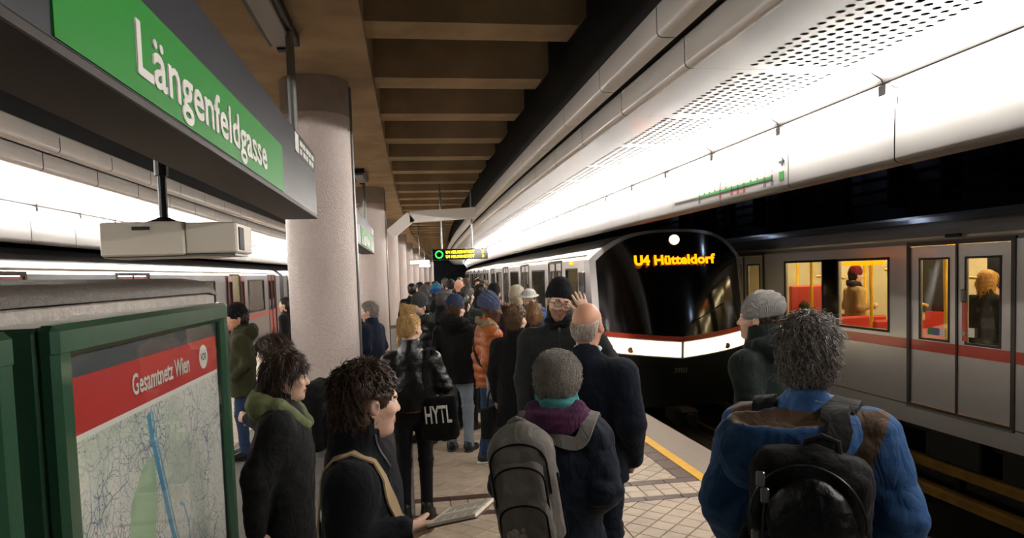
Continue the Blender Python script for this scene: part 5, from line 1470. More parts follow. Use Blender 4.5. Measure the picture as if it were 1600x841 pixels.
# ---- man in the blue jacket with black backpack
def blue_man():
    s = Fig('man in blue jacket with brown shoulder yoke, grey curly hair, seen from behind', None, (1.275, 2.06), -36, 1.685, .0085)
    s.frame(lean=.0, shoulder=.195, headrot=(6, -4, 3)).arms('down', 'down').legs()
    k = s.k
    for sd, sg in (('R', 1), ('L', -1)):
        s.P['el' + sd] = s.P['sh' + sd] + A3(sg * .075, -.04, -.28); s.P['wr' + sd] = s.P['el' + sd] + A3(-sg * .03, .12, -.22)
    s.body(SK_R)
    BL = cloth('blue_shell', '#2b5384', .7, 'nylon'); BR = cloth('brown_yoke', '#5f4b3a', .75, 'nylon')
    nb = s.P['neck']
    def region(c):
        m = np.zeros(len(c), int)
        m[(c[:, 2] > nb[2] - .30) & (np.abs(c[:, 0]) < .24 - .30 * (nb[2] - c[:, 2])) & (c[:, 2] < nb[2] + .0)] = 1
        return m
    s.coat(None, hem=.80, thick=.040, sleeve=.064, fold=.008, collar='low', mats=[BL, BR], region=region, seed=21, hem_flare=.01, puff=(.15, .010))
    # hood lying on the back, turned to the left
    hc = nb + A3(-.055, -.13, -.080)
    outer = U(ell(hc, (.205, .105, .105), rotz(R(8))), (ell(hc + A3(-.08, -.03, -.06), (.12, .07, .11)), .05), (cone(hc + A3(.17, .06, .03), hc + A3(.2, .12, .035), .05, .03), .04))
    inner = U(ell(hc + A3(-.01, -.028, .092), (.168, .072, .060), rotz(R(8))), cone(nb - A3(0, 0, .04), nb + A3(0, .03, .2), .078, .09), k=.02)
    f = SUB(outer, inner, .02)
    def hreg(c):
        q = (c - (hc + A3(-.01, -.028, .092))) @ rotz(R(8)); return (np.sqrt((q / A3(.168, .072, .060)) ** 2 @ np.ones(3)) < 1.10).astype(int)
    sdf_obj('hood', f, hc - A3(.32, .25, .22), hc + A3(.36, .3, .2), .0085, None, s.root, lambda V, N: .007 * wob(V * A3(1, 1.4, 1), .12, 5) + .003 * wob(V, .045, 6), [BL, BR], hreg)
    s.scarf(cloth('denim_collar', '#5a7598', .8), r=.017, R0=.064, z=.012, name='shirt_collar', tilt=-.25)
    s.hair(hair_mat('grey_curly', '#4d423b', '#b3aaa2'), vol=.016, locks=5200, length=.05, curl=.34, rad=.0019, seed=31, nape=-.080, lift=.22, gravity=.1)
    s.trousers(JEANS); s.shoes(SHOE)
    # backpack
    B = A3(.045, -.33, .93)
    bp = s.thing_root('backpack', B, 'black multi-pocket backpack on the back of the blue jacket', 'backpack')
    M = roty(R(4))
    c = A3(.02, -.295, 1.10)
    main = XF(U(rbox((0, 0, 0), (.165, .085, .235), .07), (ell((0, .0, .16), (.14, .075, .09)), .05)), M, c)
    carried_sdf(bp, B, 'main_bag', main, c - .3, c + .32, .009, BLKN, lambda V: .006 * wob(V, .13, 3) + .002 * wob(V, .04, 4))
    pk = XF(U(rbox((.0, -.085, -.10), (.125, .05, .115), .04), (rbox((.0, -.075, .07), (.105, .045, .065), .04), .012)), M, c)
    carried_sdf(bp, B, 'front_pocket', pk, c - .3, c + .3, .008, cloth('black_pack', '#14171a', .8, 'nylon'), lambda V: .004 * wob(V, .08, 9))
    flap = XF(AND(ell((.01, -.105, .06), (.115, .052, .13)), half((0, 0, -1), .055), .008), M, c)
    carried_sdf(bp, B, 'pocket_flap', flap, c - .3, c + .3, .0075, LEATHER, lambda V: .003 * wob(V, .06, 12))
    for i, x in enumerate((-.135, .135)):
        sp = XF(ell((x * 1.18, -.01, -.12), (.04, .075, .12)), M, c); carried_sdf(bp, B, 'side_pocket', sp, c - .32, c + .3, .009, BLKN)
        pts = [c + M @ A3(x * .80, -.115 - .02 * math.sin(t * PI), -.02 + .20 * (t - .5) * 1.3) for t in np.linspace(0, 1, 8)]
        zip_line(bp, B, 'zip', pts, .005, BUCKLE)
    pts = [c + M @ A3(.15 * math.sin(t), -.088 - .018 * math.cos(t), .06 + .165 * math.cos(t)) for t in np.linspace(-1.6, 1.6, 22)]
    zip_line(bp, B, 'zip', pts, .0035, BUCKLE)
    for x, z in ((-.125, .17), (-.11, .125), (-.128, -.0), (-.12, -.045)):
        q = c + M @ A3(x, -.118, z) - B; mb = MB(); mb.box(q[0] - .012, q[0] + .012, q[1] - .006, q[1] + .006, q[2] - .022, q[2] + .022, .004); mb.build('zip_pull', SILVERZ, bp)
    for x in (-.07, .095):
        pts = [c + M @ A3(x, -.14 - .006 * math.sin(t * PI), -.15 + .16 * t) for t in np.linspace(0, 1, 6)]
        mb = MB(); mb.ribbon([tuple(map(float, p - B)) for p in pts], [(0, -1, 0)] * 6, .025, .004); mb.build('compression_strap', BLK, bp)
        q = c + M @ A3(x, -.148, -.08) - B; mb = MB(); mb.box(q[0] - .018, q[0] + .018, q[1] - .008, q[1] + .004, q[2] - .025, q[2] + .025, .004); mb.build('buckle', mat('buckle_white', '#8f9092', .3, .5) if x > 0 else BUCKLE, bp)
    q = c + M @ A3(.03, -.155, -.135) - B; mb = MB(); mb.box(q[0] - .028, q[0] + .028, q[1] - .004, q[1] + .01, q[2] - .014, q[2] + .016, .004); mb.build('yellow_tag', mat('tag_yellow', '#e8e020', .5), bp)
    cf0 = s.cf; s.cf = U(cf0, f, k=.01)
    # wide padded strap over the right shoulder, the other one under the hood
    carried_ribbon(bp, B, 'shoulder_strap', s, [c + A3(.05, .02, .20), nb + A3(.085, -.13, -.06), nb + A3(.105, -.03, .0), nb + A3(.13, .09, -.06), nb + A3(.14, .14, -.22), nb + A3(.17, .06, -.40), c + A3(.15, .07, -.15)], .085, .016, BLKN)
    s.cf = cf0
    carried_ribbon(bp, B, 'shoulder_strap', s, [c + A3(-.05, .02, .20), nb + A3(-.12, -.10, -.04), nb + A3(-.125, -.0, .0), nb + A3(-.13, .09, -.06), nb + A3(-.14, .14, -.22), nb + A3(-.17, .06, -.40), c + A3(-.15, .07, -.15)], .075, .014, BLKN)
    mb = MB(); mb.tube([tuple(map(float, c + A3(.04 + x, .0, z) - B)) for x, z in ((-.045, .225), (-.04, .27), (0, .285), (.04, .27), (.045, .225))], .011, 8); o = mb.build('grab_loop', BLK, bp); smooth_angle(o)
blue_man()

# ---- reader in the black coat with a book
def reader():
    s = Fig('young man with wavy brown hair in a black high-collar coat, reading a book', None, (-.185, 2.36), -98, 1.56, .0080)
    s.frame(shoulder=.20, headrot=(30, -3, 0), head_fwd=.035)
    s.arms(R_=((.045, -.01, -.27), (-.04, .17, -.215), (-.25, 1, .05)), L_=((-.04, -.0, -.27), (.03, .10, -.33), (.4, 1, .05))).legs()
    s.body(SK_P, hands='RL', hand_kw={'R': dict(curl=.35, palm=(-.15, 0, 1), thumb_in=.2), 'L': dict(curl=.4, palm=(.15, 0, 1))}, lips=M_lips, eyes=True, brow=MATS.get('hair_brown_b') or hair_mat('brown_b', '#4a3528'))
    s.coat(cloth('black_wool', '#11131a', .9), hem=.62, thick=.030, sleeve=.058, collar='high', fold=.006, seed=41, hem_flare=.0)
    s.hair(hair_mat('wavy_brown', '#3b281d', '#5f4634'), vol=.017, locks=3200, length=.045, curl=.4, rad=.0023, seed=17, nape=-.088, lift=.28, line=.05)
    s.trousers(DARKT); s.shoes(SHOE)
    nb = s.P['neck']; mb = MB()
    pts, g = s.drape([nb + A3(.07, .085, .05), nb + A3(.065, .10, .0), nb + A3(.055, .13, -.06)], .003, 8)
    mb.tube([tuple(map(float, p)) for p in pts], .004, 6); mb.build('coat_zip', SILVERZ, s.root)
    # shoulder bag with beige strap
    B = A3(-.24, .05, .52); bag = s.thing_root('shoulder_bag', B, 'dark shoulder bag with a broad beige strap across the reader', 'bag')
    carried_sdf(bag, B, 'bag_body', rbox(B + A3(0, 0, .14), (.05, .16, .14), .03), B - .3, B + .4, .013, BLK)
    carried_ribbon(bag, B, 'strap', s, [A3(-.15, -.15, .80), A3(-.03, -.19, .95), nb + A3(.07, -.16, -.22), nb + A3(.125, -.09, -.10), nb + A3(.14, -.02, -.06), nb + A3(.135, .06, -.09), nb + A3(.09, .14, -.20), A3(.02, .18, 1.02), A3(-.12, .16, .86), A3(-.2, .1, .74)], .048, .006, cloth('beige_web', '#b39b78', .8))
    # open book
    hb = s.P['wrR'] + A3(-.05, .13, .03)
    B = hb.copy(); r = s.thing_root('book', B, 'open paperback book in the hand of the young reader', 'book')
    Mx = rotz(R(-12)) @ rotx(R(14)) @ roty(R(-6))
    def bk(name, m, x0, x1, y0, y1, z0, z1, bev=.002):
        mb = MB(); mb.box(x0, x1, y0, y1, z0, z1, bev); V = (np.array(mb.v, dtype=F32)) @ Mx.T; return mesh_obj(name, V, mb.f, m, r)
    PAGE = mat('book_page', '#e6dfcf', .8); 
    bk('cover', mat('book_cover', '#6a3a30', .5), -.115, .115, -.02, .15, -.012, -.008)
    bk('page_block', PAGE, .001, .112, -.017, .147, -.008, .004); bk('page_block', PAGE, -.112, -.001, -.017, .147, -.008, .004)
    INK = mat('book_ink', '#6f6a62', .8); tx = MB()
    for cx in (-.056, .057):
        for i in range(22):
            tx.box(cx - .044, cx + (.044 if i % 6 != 5 else .01), .002 + i * .006, .0045 + i * .006, .004, .0044)
    V = np.array(tx.v, dtype=F32) @ Mx.T; o = mesh_obj('printed_lines', V, tx.f, INK, r); o['kind'] = 'stuff'
reader()

# ---- woman with the fluffy knit hat and grey backpack
def knit_woman():
    s = Fig('woman in navy coat with fluffy grey knit hat and purple scarf, from behind', None, (.65, 3.06), -22, 1.44, .0085)
    s.frame(shoulder=.19, headrot=(-4, -6, 4)).arms('down', 'down').legs()
    k = s.k
    s.P['elR'] = s.P['shR'] + A3(.055, -.05, -.26); s.P['wrR'] = s.P['elR'] + A3(-.04, .17, -.12); s.P['hdR'] = A3(-.5, .85, -.1) / np.linalg.norm(A3(-.5, .85, -.1))
    s.P['elL'] = s.P['shL'] + A3(-.09, -.03, -.26); s.P['wrL'] = s.P['elL'] + A3(.05, .18, -.08); s.P['hdL'] = A3(.5, .85, -.1) / np.linalg.norm(A3(.5, .85, -.1))
    s.body(SK_P)
    NV = cloth('navy_down', '#16202f', .72, 'nylon')
    s.coat(NV, hem=.62, thick=.040, sleeve=.066, collar='stand', fold=.009, seed=51, hem_flare=.035, puff=(.12, .006))
    nb = s.P['neck']
    s.scarf(cloth('purple_scarf', '#5a2f52', .9, 'knit'), r=.045, R0=.105, z=.015, seed=2, name='purple_scarf', tilt=.05)
    s.scarf(cloth('turquoise_scarf', '#4fa0a2', .9, 'knit'), r=.036, R0=.066, z=.070, seed=5, name='turquoise_scarf', tilt=.05)
    s.hair(hair_mat('dark_nape', '#3a2c24'), vol=.008, locks=200, length=.03, seed=3, nape=-.09)
    s.beanie(cloth('fluffy_grey', '#a39c93', .95, 'knit', .4), low=-.048, tall=.020, vol=.030, fuzz=4200, seed=8, tilt=.12)
    s.trousers(DARKT); s.shoes(SHOE)
    B = A3(-.085, -.33, .72); bp = s.thing_root('backpack', B, 'grey backpack with black zips and a small white print, on the navy coat', 'backpack')
    G = cloth('pack_grey', '#86827d', .85, 'weave'); M = roty(R(-7)); c = A3(-.095, -.285, .985)
    main = XF(U(rbox((0, 0, -.03), (.140, .085, .235), .06), (ell((0, .01, .16), (.115, .075, .11)), .05)), M, c)
    carried_sdf(bp, B, 'main_bag', main, c - .34, c + .34, .009, G, lambda V: .005 * wob(V, .12, 3))
    carried_sdf(bp, B, 'front_pocket', XF(U(rbox((0, -.075, -.15), (.115, .05, .115), .04), (rbox((0, -.065, .02), (.105, .045, .10), .045), .015)), M, c), c - .34, c + .34, .008, G, lambda V: .004 * wob(V, .09, 5))
    for q, (rx, z0, zz, y) in enumerate(((.122, .06, .13, -.085), (.110, .0, .10, -.112), (.100, -.14, .085, -.128))):
        pts = [c + M @ A3(rx * math.sin(t), y + .012 * (1 - math.cos(t)), z0 + zz * (math.cos(t) ** .6 if math.cos(t) > 0 else 0) - (0 if abs(t) < 1.55 else .09)) for t in np.linspace(-1.57, 1.57, 22)]
        zip_line(bp, B, 'zip', pts, .0045, BLKN)
    for x in (.135,):
        for dz in (0, .03):
            pts = [c + M @ A3(x - .01 + dz, -.055 + .03 * t, .08 - .27 * t - dz) for t in np.linspace(0, 1, 8)]; zip_line(bp, B, 'zip', pts, .005, BLKN)
    mb = MB(); rr = random.Random(4)
    o0 = c + M @ A3(-.03, -.131, -.165) - B
    for i in range(9):
        n = 9; a0 = rr.random() * 6; rad = rr.uniform(.008, .024); cx, cz = rr.uniform(-.028, .028), rr.uniform(-.022, .022)
        mb._add([(o0[0] + cx + rad * math.cos(a0 + 2 * PI * j / n) * rr.uniform(.7, 1.1), o0[1] - .0015 * i * .3, o0[2] + cz + rad * .8 * math.sin(a0 + 2 * PI * j / n)) for j in range(n)], [tuple(range(n))])
    o = mb.build('white_print', mat('print_white_worn', '#d5d2cc', .7, var=(60, .5)), bp); o['kind'] = 'stuff'
    mb = MB(); mb.tube([tuple(map(float, c + M @ A3(x, .01, z) - B)) for x, z in ((-.04, .225), (-.03, .265), (0, .28), (.03, .265), (.04, .225))], .012, 8); o = mb.build('grab_loop', G, bp); smooth_angle(o)
    carried_ribbon(bp, B, 'shoulder_strap', s, [c + A3(.07, .06, .20), nb + A3(.10, -.13, -.09), nb + A3(.15, -.03, -.04), nb + A3(.15, .09, -.10), nb + A3(.17, .13, -.22)], .062, .010, G)
    carried_ribbon(bp, B, 'shoulder_strap', s, [c + A3(-.07, .06, .20), nb + A3(-.12, -.13, -.09), nb + A3(-.15, -.03, -.04), nb + A3(-.15, .09, -.10), nb + A3(-.19, .12, -.30), nb + A3(-.21, .0, -.50), c + A3(-.13, .05, -.2)], .058, .010, G)
knit_woman()

# ---- bald man in the navy overcoat
def bald_man():
    s = Fig('balding man with white hair fringe in a dark navy overcoat, from behind', None, (.915, 3.50), -34, 1.70, .0085)
    s.frame(shoulder=.195, headrot=(-6, -2, 0)).legs(toeR=12)
    s.arms(R_=((.055, -.05, -.28), (.02, .09, -.50), (-.25, .6, -.75)), L_='bent')
    s.body(SK_R, hands='RL', hand_kw={'R': dict(curl=.9, thumb_in=.8)})
    s.coat(cloth('navy_wool', '#131927', .9), hem=.80, thick=.030, sleeve=.062, collar='low', fold=.006, seed=61, hem_flare=.03, belly=.03)
    s.scarf(cloth('shirt_pale', '#b9c6d4', .8), r=.012, R0=.062, z=.030, name='shirt_collar', tilt=-.25)
    def ring(f): return AND(f, lambda P: P[:, 2] - .045 - .3 * P[:, 1], .012)
    s.hair(hair_mat('white_short', '#e2d6cc', '#b9aa9e'), vol=.003, locks=2200, length=.016, curl=.2, rad=.0013, seed=7, nape=-.088, lift=.15, extra=ring, line=.0)
    s.trousers(NAVY, slim=1.05); s.shoes(SHOE)
    # small black case held against the coat
bald_man()

# ---- man with glasses raising a hand to his brow
def glasses_man():
    s = Fig('man with black beanie and glasses raising his hand to his forehead', None, (1.02, 4.64), 166, 1.785, .0085)
    s.frame(shoulder=.20, headrot=(16, -6, -9), head_fwd=.03)
    s.arms(R_='down', L_=((-.12, .14, -.17), (.025, .17, .155), (.30, -.05, 1.0))).legs()
    s.body(SK_P, hands='RL', hand_kw={'L': dict(curl=.22, spread=.45, palm=(.35, -1, 0), thumb_in=.0)}, lips=M_lips, eyes=True, brow=hair_mat('brow_dark', '#3a2a22'), stubble=True)
    s.coat(cloth('charcoal_shell', '#25282a', .75, 'nylon'), hem=.74, thick=.038, sleeve=.062, collar='high', fold=.007, seed=71, hem_flare=.02)
    s.scarf(BLK, r=.030, R0=.072, z=.028, name='neck_warmer', tilt=-.1)
    s.beanie(cloth('black_beanie', '#17191f', .9, 'knit'), low=.030, tall=.026, rib=.0012, cuff=True, tilt=-.18, vol=.012)
    s.hair(hair_mat('brow_dark', '#3a2a22'), vol=.004, locks=0, nape=-.06)
    s.glasses(mat('glasses_brown', '#2a1d18', .3)); s.trousers(DARKT); s.shoes(SHOE)
    nb = s.P['neck']; mb = MB(); pts, g = s.drape([nb + A3(0, .11, .03), nb + A3(0, .15, -.15), A3(0, .19, 1.05), A3(0, .2, .8)], .002, 16)
    mb.tube([tuple(map(float, p)) for p in pts], .005, 6); mb.build('coat_zip', BUCKLE, s.root)
    q = pts[1]; mb = MB(); mb.box(q[0] - .008, q[0] + .008, q[1], q[1] + .01, q[2] - .03, q[2] + .0, .003); mb.build('zip_pull', SILVERZ, s.root)
glasses_man()

# ---- man in grey slouch beanie near the platform edge
def beanie_man():
    s = Fig('man with pale grey slouch beanie in a dark green hooded jacket, by the platform edge', None, (2.02, 3.72), 34, 1.675, .0085)
    s.frame(shoulder=.20, headrot=(18, 2, 0), head_fwd=.03).arms('pocket', 'pocket').legs()
    s.body(SK_P, hands='', lips=M_lips, eyes=True)
    s.coat(cloth('dark_green_shell', '#13201c', .75, 'nylon'), hem=.74, thick=.036, sleeve=.064, collar='high', hood='down', fold=.007, seed=81)
    s.hair(hair_mat('brown_b', '#3a2a20'), vol=.006, locks=500, length=.02, seed=5, nape=-.09)
    s.beanie(cloth('pale_grey_beanie', '#9b9a97', .9, 'knit'), low=.004, tall=.02, slouch=.028, tilt=.18, vol=.014, seed=3)
    s.trousers(DARKT); s.shoes(SHOE)
beanie_man()

# ---- boy with the green hoodie
def hoodie_boy():
    s = Fig('young man with brown bob hair, black jacket and olive hood, beside the city map case', None, (-.665, 3.60), -92, 1.48, .0085)
    s.frame(shoulder=.19, headrot=(12, -2, 0), head_fwd=.03).arms('down', 'down').legs()
    s.P['elR'] = s.P['shR'] + A3(.05, -.09, -.26); s.P['wrR'] = s.P['elR'] + A3(.0, -.02, -.25)
    s.body(SK_P, hands='RL', hand_kw={'R': dict(curl=.55), 'L': dict(curl=.55)}, lips=M_lips, eyes=True, brow=MATS['hair_brown_b'])
    s.coat(cloth('black_shell', '#161819', .75, 'nylon'), hem=.62, thick=.034, sleeve=.060, collar='stand', fold=.008, seed=91, hem_flare=.01)
    nb = s.P['neck']
    OL = cloth('olive_hoodie', '#77805a', .9)
    hc = nb + A3(0, -.06, .01)
    f = SUB(U(ell(hc, (.145, .105, .10)), (cone(nb + A3(-.11, .02, .01), nb + A3(-.03, .13, -.10), .045, .028), .03), (cone(nb + A3(.11, .02, .01), nb + A3(.03, .13, -.10), .045, .028), .03)), U(ell(hc + A3(0, .05, .08), (.095, .10, .10)), cone(nb - A3(0, 0, .0), nb + A3(0, .06, .2), .066, .08), k=.02), .015)
    sdf_obj('hood', f, nb - A3(.25, .25, .2), nb + A3(.25, .25, .2), .009, OL, s.root, lambda V, N: .006 * wob(V, .09, 3))
    s.scarf(cloth('grey_tee', '#8f9296', .9), r=.02, R0=.062, z=-.005, name='shirt_collar', tilt=-.5)
    s.hair(hair_mat('brown_bob', '#4a3324', '#33231a'), vol=.015, locks=2400, length=.05, curl=.10, rad=.0024, seed=23, nape=-.082, lift=.08, fringe=True, gravity=.4)
    s.trousers(JEANS); s.shoes(SHOE)
hoodie_boy()

# ---- woman with the black backpack before the column
def pack_woman():
    s = Fig('brown-haired woman in black coat and khaki trousers in front of the column', None, (-.885, 4.80), 66, 1.475, .011)
    s.frame(shoulder=.18, headrot=(14, -18, 0), head_fwd=.05).arms('bent', 'bent').legs()
    s.body(SK_P, hands='')
    s.coat(BLK, hem=.66, thick=.032, sleeve=.058, collar='stand', fold=.007, seed=101)
    s.scarf(cloth('blue_scarf', '#3f5f86', .9), r=.040, R0=.085, z=.012, tilt=.0)
    s.hair(hair_mat('brown_long', '#3a281e', '#5a4030'), vol=.016, locks=1500, length=.07, curl=.12, rad=.0024, seed=9, nape=-.13, long=.16, lift=.08, gravity=.6)
    s.trousers(cloth('khaki', '#9a8c78', .9)); s.shoes(SHOEB)
    B = A3(.0, -.33, .72); bp = s.thing_root('backpack', B, 'bulky black backpack of the brown-haired woman before the column', 'backpack'); c = A3(0, -.29, .97)
    carried_sdf(bp, B, 'main_bag', U(rbox(c, (.16, .10, .22), .07), (ell(c + A3(0, 0, .15), (.13, .08, .1)), .05)), c - .34, c + .34, .012, BLKN, lambda V: .007 * wob(V, .12, 3))
    carried_sdf(bp, B, 'front_pocket', rbox(c + A3(0, -.09, -.07), (.12, .05, .11), .04), c - .34, c + .34, .012, BLKN, lambda V: .005 * wob(V, .08, 5))
    nb = s.P['neck']
    for sg in (1, -1):
        carried_ribbon(bp, B, 'shoulder_strap', s, [c + A3(sg * .07, .06, .18), nb + A3(sg * .12, -.11, -.06), nb + A3(sg * .13, .0, -.02), nb + A3(sg * .13, .10, -.10), nb + A3(sg * .15, .12, -.25), nb + A3(sg * .16, .03, -.42), c + A3(sg * .12, .07, -.15)], .055, .009, BLKN)
    for x in (-.06, .06):
        zip_line(bp, B, 'zip', [c + A3(x * 1.6 * math.sin(t), -.13, .02 + .1 * math.cos(t)) for t in np.linspace(-1.5, 1.5, 10)], .004, BUCKLE)
pack_woman()

# ---- blonde woman in the leather jacket with tote bag
def blonde():
    s = Fig('blonde woman with messy bun in black leather jacket and leggings, from behind', None, (-.01, 5.20), -6, 1.585, .0095)
    s.frame(shoulder=.175, headrot=(-26, -4, 0)).legs(R_=(.075, .02), L_=(-.085, -.03), toeR=6, toeL=10)
    s.arms(R_=((.10, -.02, -.26), (-.08, .22, -.26), (-.8, .5, .1)), L_=((-.08, .0, -.27), (.08, .21, -.28), (.8, .5, .1)))
    s.body(SK_P, hands='')
    s.coat(LEATHER, hem=.965, thick=.018, sleeve=.052, collar='stand', fold=.010, seed=111, hem_flare=-.012, chest=.122)
    P = s.P
    pk = AND(cone(A3(0, .0, 1.02), A3(0, 0, .84), .135, .150, (1, 1.3, 1)), lambda Q: np.abs(Q[:, 2] - .91) - .045, .006)
    sdf_obj('pink_top', pk, A3(-.25, -.25, .7), A3(.25, .25, 1.1), .011, cloth('pink', '#e8707c', .9), s.root, lambda V, N: .004 * wob(V, .08, 2))
    # frayed black hem
    r = np.random.RandomState(5); an = r.rand(260) * 6.28; base = np.stack([.158 * np.sin(an), .125 * np.cos(an), np.full(260, .965)], 1).astype(F32); nn = np.stack([np.sin(an), np.cos(an), 0 * an], 1).astype(F32)
    V, Q = strands(base, nn, 420, .075, .0035, lambda p, n: np.tile(A3(0, 0, -1), (len(p), 1)), r, .05, .15, 3, .2); mesh_obj('fringe', V, Q, BLK, s.root, True)
    def bun(f): return U(f, (ell((.0, -.05, .150), (.046, .046, .042)), .02), (ell((.032, -.03, .165), (.024, .026, .024)), .015), (ell((-.026, -.05, .180), (.022, .024, .022)), .015), (cone((-.065, -.03, .02), (-.088, -.02, -.10), .024, .018), .02), (cone((-.088, -.02, -.1), (-.088, 0.0, -.2), .02, .012), .01))
    s.hair(hair_mat('blonde', '#c39a5c', '#ecd098'), vol=.006, locks=2600, length=.03, curl=.35, rad=.0020, seed=13, nape=-.015, lift=.25, extra=bun)
    s.trousers(cloth('leggings', '#121317', .7), slim=.86, fold=.002); s.shoes(SHOE, high=True)
    B = A3(.20, -.10, .66); t = s.thing_root('tote_bag', B, 'black cotton tote bag with white lettering beside the leather jacket', 'bag')
    c = A3(.205, -.10, .825); M = rotz(R(-10)) @ roty(R(-4))
    bag = XF(U(rbox((0, 0, 0), (.138, .028, .16), .026), (ell((0, 0, -.09), (.128, .045, .085)), .05)), M, c)
    carried_sdf(t, B, 'bag_body', bag, c - .3, c + .3, .0095, cloth('tote_black', '#0e0f10', .9), lambda V: .008 * wob(V * A3(1, 1, .6), .13, 7) + .003 * wob(V, .05, 3))
    o = fit_text('lettering', 'HYTL', mat('tote_print', '#e9e7e2', .8), t, tuple(map(float, c + M @ A3(-.095, -.050, -.03) - B)), tuple(map(float, M @ A3(1, 0, 0))), tuple(map(float, M @ A3(0, 0, 1))),   .20, .125, bold=.02)
    nb = s.P['neck']
    for dy in (-.02, .02):
        carried_ribbon(t, B, 'strap', s, [c + A3(-.07, dy, .165), c + A3(-.085, dy - .02, .30), nb + A3(.115, -.09 + dy, -.12), nb + A3(.135, -.02 + dy, -.035), nb + A3(.135, .05 + dy, -.08), nb + A3(.15, .09, -.25), c + A3(.02, .03, .165)], .026, .004, BLK, off=.004)
blonde()

# ---- man in the orange down jacket
def orange_man():
    s = Fig('man in orange quilted down jacket and slate blue beanie, blue jeans', None, (.74, 6.62), -84, 1.635, .0095)
    s.frame(shoulder=.20, headrot=(-8, -4, 0), head_fwd=.04).legs(R_=(.11, .03), L_=(-.10, -.06), toeR=10)
    s.arms(R_=((.07, -.05, -.27), (.02, .17, -.36), (-.5, .8, -.3)), L_='bent')
    s.body(SK_D, hands='RL', lips=M_lipsd, eyes=True)
    s.coat(cloth('orange_down', '#a8561a', .5, 'down'), hem=.84, thick=.045, sleeve=.066, collar='stand', fold=.005, seed=121, puff=(.085, .018), hem_flare=-.01)
    s.scarf(cloth('orange_collar', '#8c7a5c', .8), r=.03, R0=.085, z=.02, name='collar_lining', tilt=-.3)
    s.beanie(cloth('slate_beanie', '#55617e', .9, 'knit'), low=.0, tall=.034, rib=.0018, tilt=.22, vol=.012, slouch=.012, seed=6)
    s.trousers(JEANS, slim=1.0, fold=.008); s.shoes(SHOE, SOLEW)
    B = A3(.23, .05, .70); bag = s.thing_root('messenger_bag', B, 'grey satchel hanging at the side of the orange jacket', 'bag'); c = A3(.245, .05, .83)
    GB = mat('grey_satchel', '#83868b', .4, .1, bump=('noise', 60, .2))
    carried_sdf(bag, B, 'bag_body', rbox(c, (.045, .13, .13), .02), c - .25, c + .25, .012, GB, lambda V: .003 * wob(V, .1, 3))
    carried_sdf(bag, B, 'flap', rbox(c + A3(.035, 0, .05), (.022, .132, .085), .015), c - .25, c + .25, .011, GB)
    for y in (-.06, .06):
        mb = MB(); mb.box(.06 + .015, .065 + .022, y - .012, y + .012, .07, .16, .003); mb.build('buckle_strap', BUCKLE, bag)
    nb = s.P['neck']
    carried_ribbon(bag, B, 'strap', s, [c + A3(.02, -.10, .12), A3(.17, -.16, 1.0), nb + A3(.0, -.17, -.17), nb + A3(-.11, -.09, -.05), nb + A3(-.13, .03, -.03), nb + A3(-.06, .14, -.14), A3(.12, .18, 1.05), c + A3(.02, .10, .12)], .035, .005, BLK)
orange_man()

def brown_coat():
    s = Fig('person with layered brown hair in a long black wool coat, from behind', None, (.90, 5.86), -30, 1.575, .0105)
    s.frame(shoulder=.18, headrot=(-10, -4, 0)).arms('down', 'down').legs()
    s.body(SK_P)
    s.coat(cloth('long_black', '#0a0b0e', .9), hem=.60, thick=.028, sleeve=.056, collar='stand', fold=.006, seed=131, hem_flare=.03)
    s.hair(hair_mat('layered_brown', '#5d4229', '#8a6a45'), vol=.011, locks=2000, length=.04, curl=.25, rad=.0022, seed=19, nape=-.10, lift=.16, gravity=.4)
    s.trousers(JEANS); s.shoes(SHOE)
    B = A3(-.27, .02, .42); b = s.thing_root('handbag', B, 'plain black handbag carried beside the long black coat', 'bag')
    carried_sdf(b, B, 'bag_body', rbox(B + A3(0, 0, .15), (.05, .15, .14), .03), B - .3, B + .4, .014, BLK)
    mb = MB(); mb.tube([(0, -.09, .27), (.01, -.07, .40), (.012, 0, .45), (.01, .07, .40), (0, .09, .27)], .009, 6); mb.build('handle', BLK, b)
brown_coat()
# ------------------------------------------------------------------ the crowd farther along the platform
def person(label, loc, h, face, coat, trouser=None, hair=None, hat=None, head=(0, 0, 0), skin=None, hem=.74, arms=('down', 'down'), collar='stand', hood=None, res=.015, puff=None, scarf=None, shoulder=.19, group='waiting passengers', faced=False, thick=.03, shoes=None, long=None, hat_kw=None, hair_kw=None, leather=False, slim=1.0):
    s = Fig(label, group, loc, face, h, res); s.frame(shoulder=shoulder, headrot=head, head_fwd=.03).arms(*arms).legs()
    s.body(skin or SK_P, hands='', lips=M_lips if faced else None, eyes=faced)
    s.coat(coat, hem=hem, thick=thick, collar=collar, hood=hood, seed=int(abs(loc[0] * 100 + loc[1] * 37)) % 900 + 1, puff=puff, fold=.007)
    if hair is not None: s.hair(hair, **dict(dict(vol=.014, locks=500 if res < .016 else 260, length=.045, curl=.25, rad=.003, seed=int(loc[1] * 10), nape=-.085, lift=.25, long=long), **(hair_kw or {})))
    if hat is not None: s.beanie(hat, **dict(dict(low=.004, tall=.024, tilt=.15, vol=.013), **(hat_kw or {})))
    if scarf is not None: s.scarf(scarf)
    s.trousers(trouser or DARKT, slim=slim); s.shoes(shoes or SHOE)
    return s
H_DK = hair_mat('dark', '#2a2019'); H_BR = hair_mat('mid_brown', '#553a26', '#7a5a3c'); H_GR = hair_mat('grey', '#77726c', '#a9a49c'); H_SALT = hair_mat('salt', '#4d4945', '#7d7873')
OLIVE = cloth('olive_parka', '#36371f', .8); BURG = cloth('burgundy', '#4c2436', .85); COBALT = cloth('cobalt', '#1f4f96', .65, 'nylon'); BROWNC = cloth('brown_coat', '#3c3029', .85); FOREST = cloth('forest', '#2f3b30', .85); PALE = cloth('pale_grey', '#9aa0a8', .85)
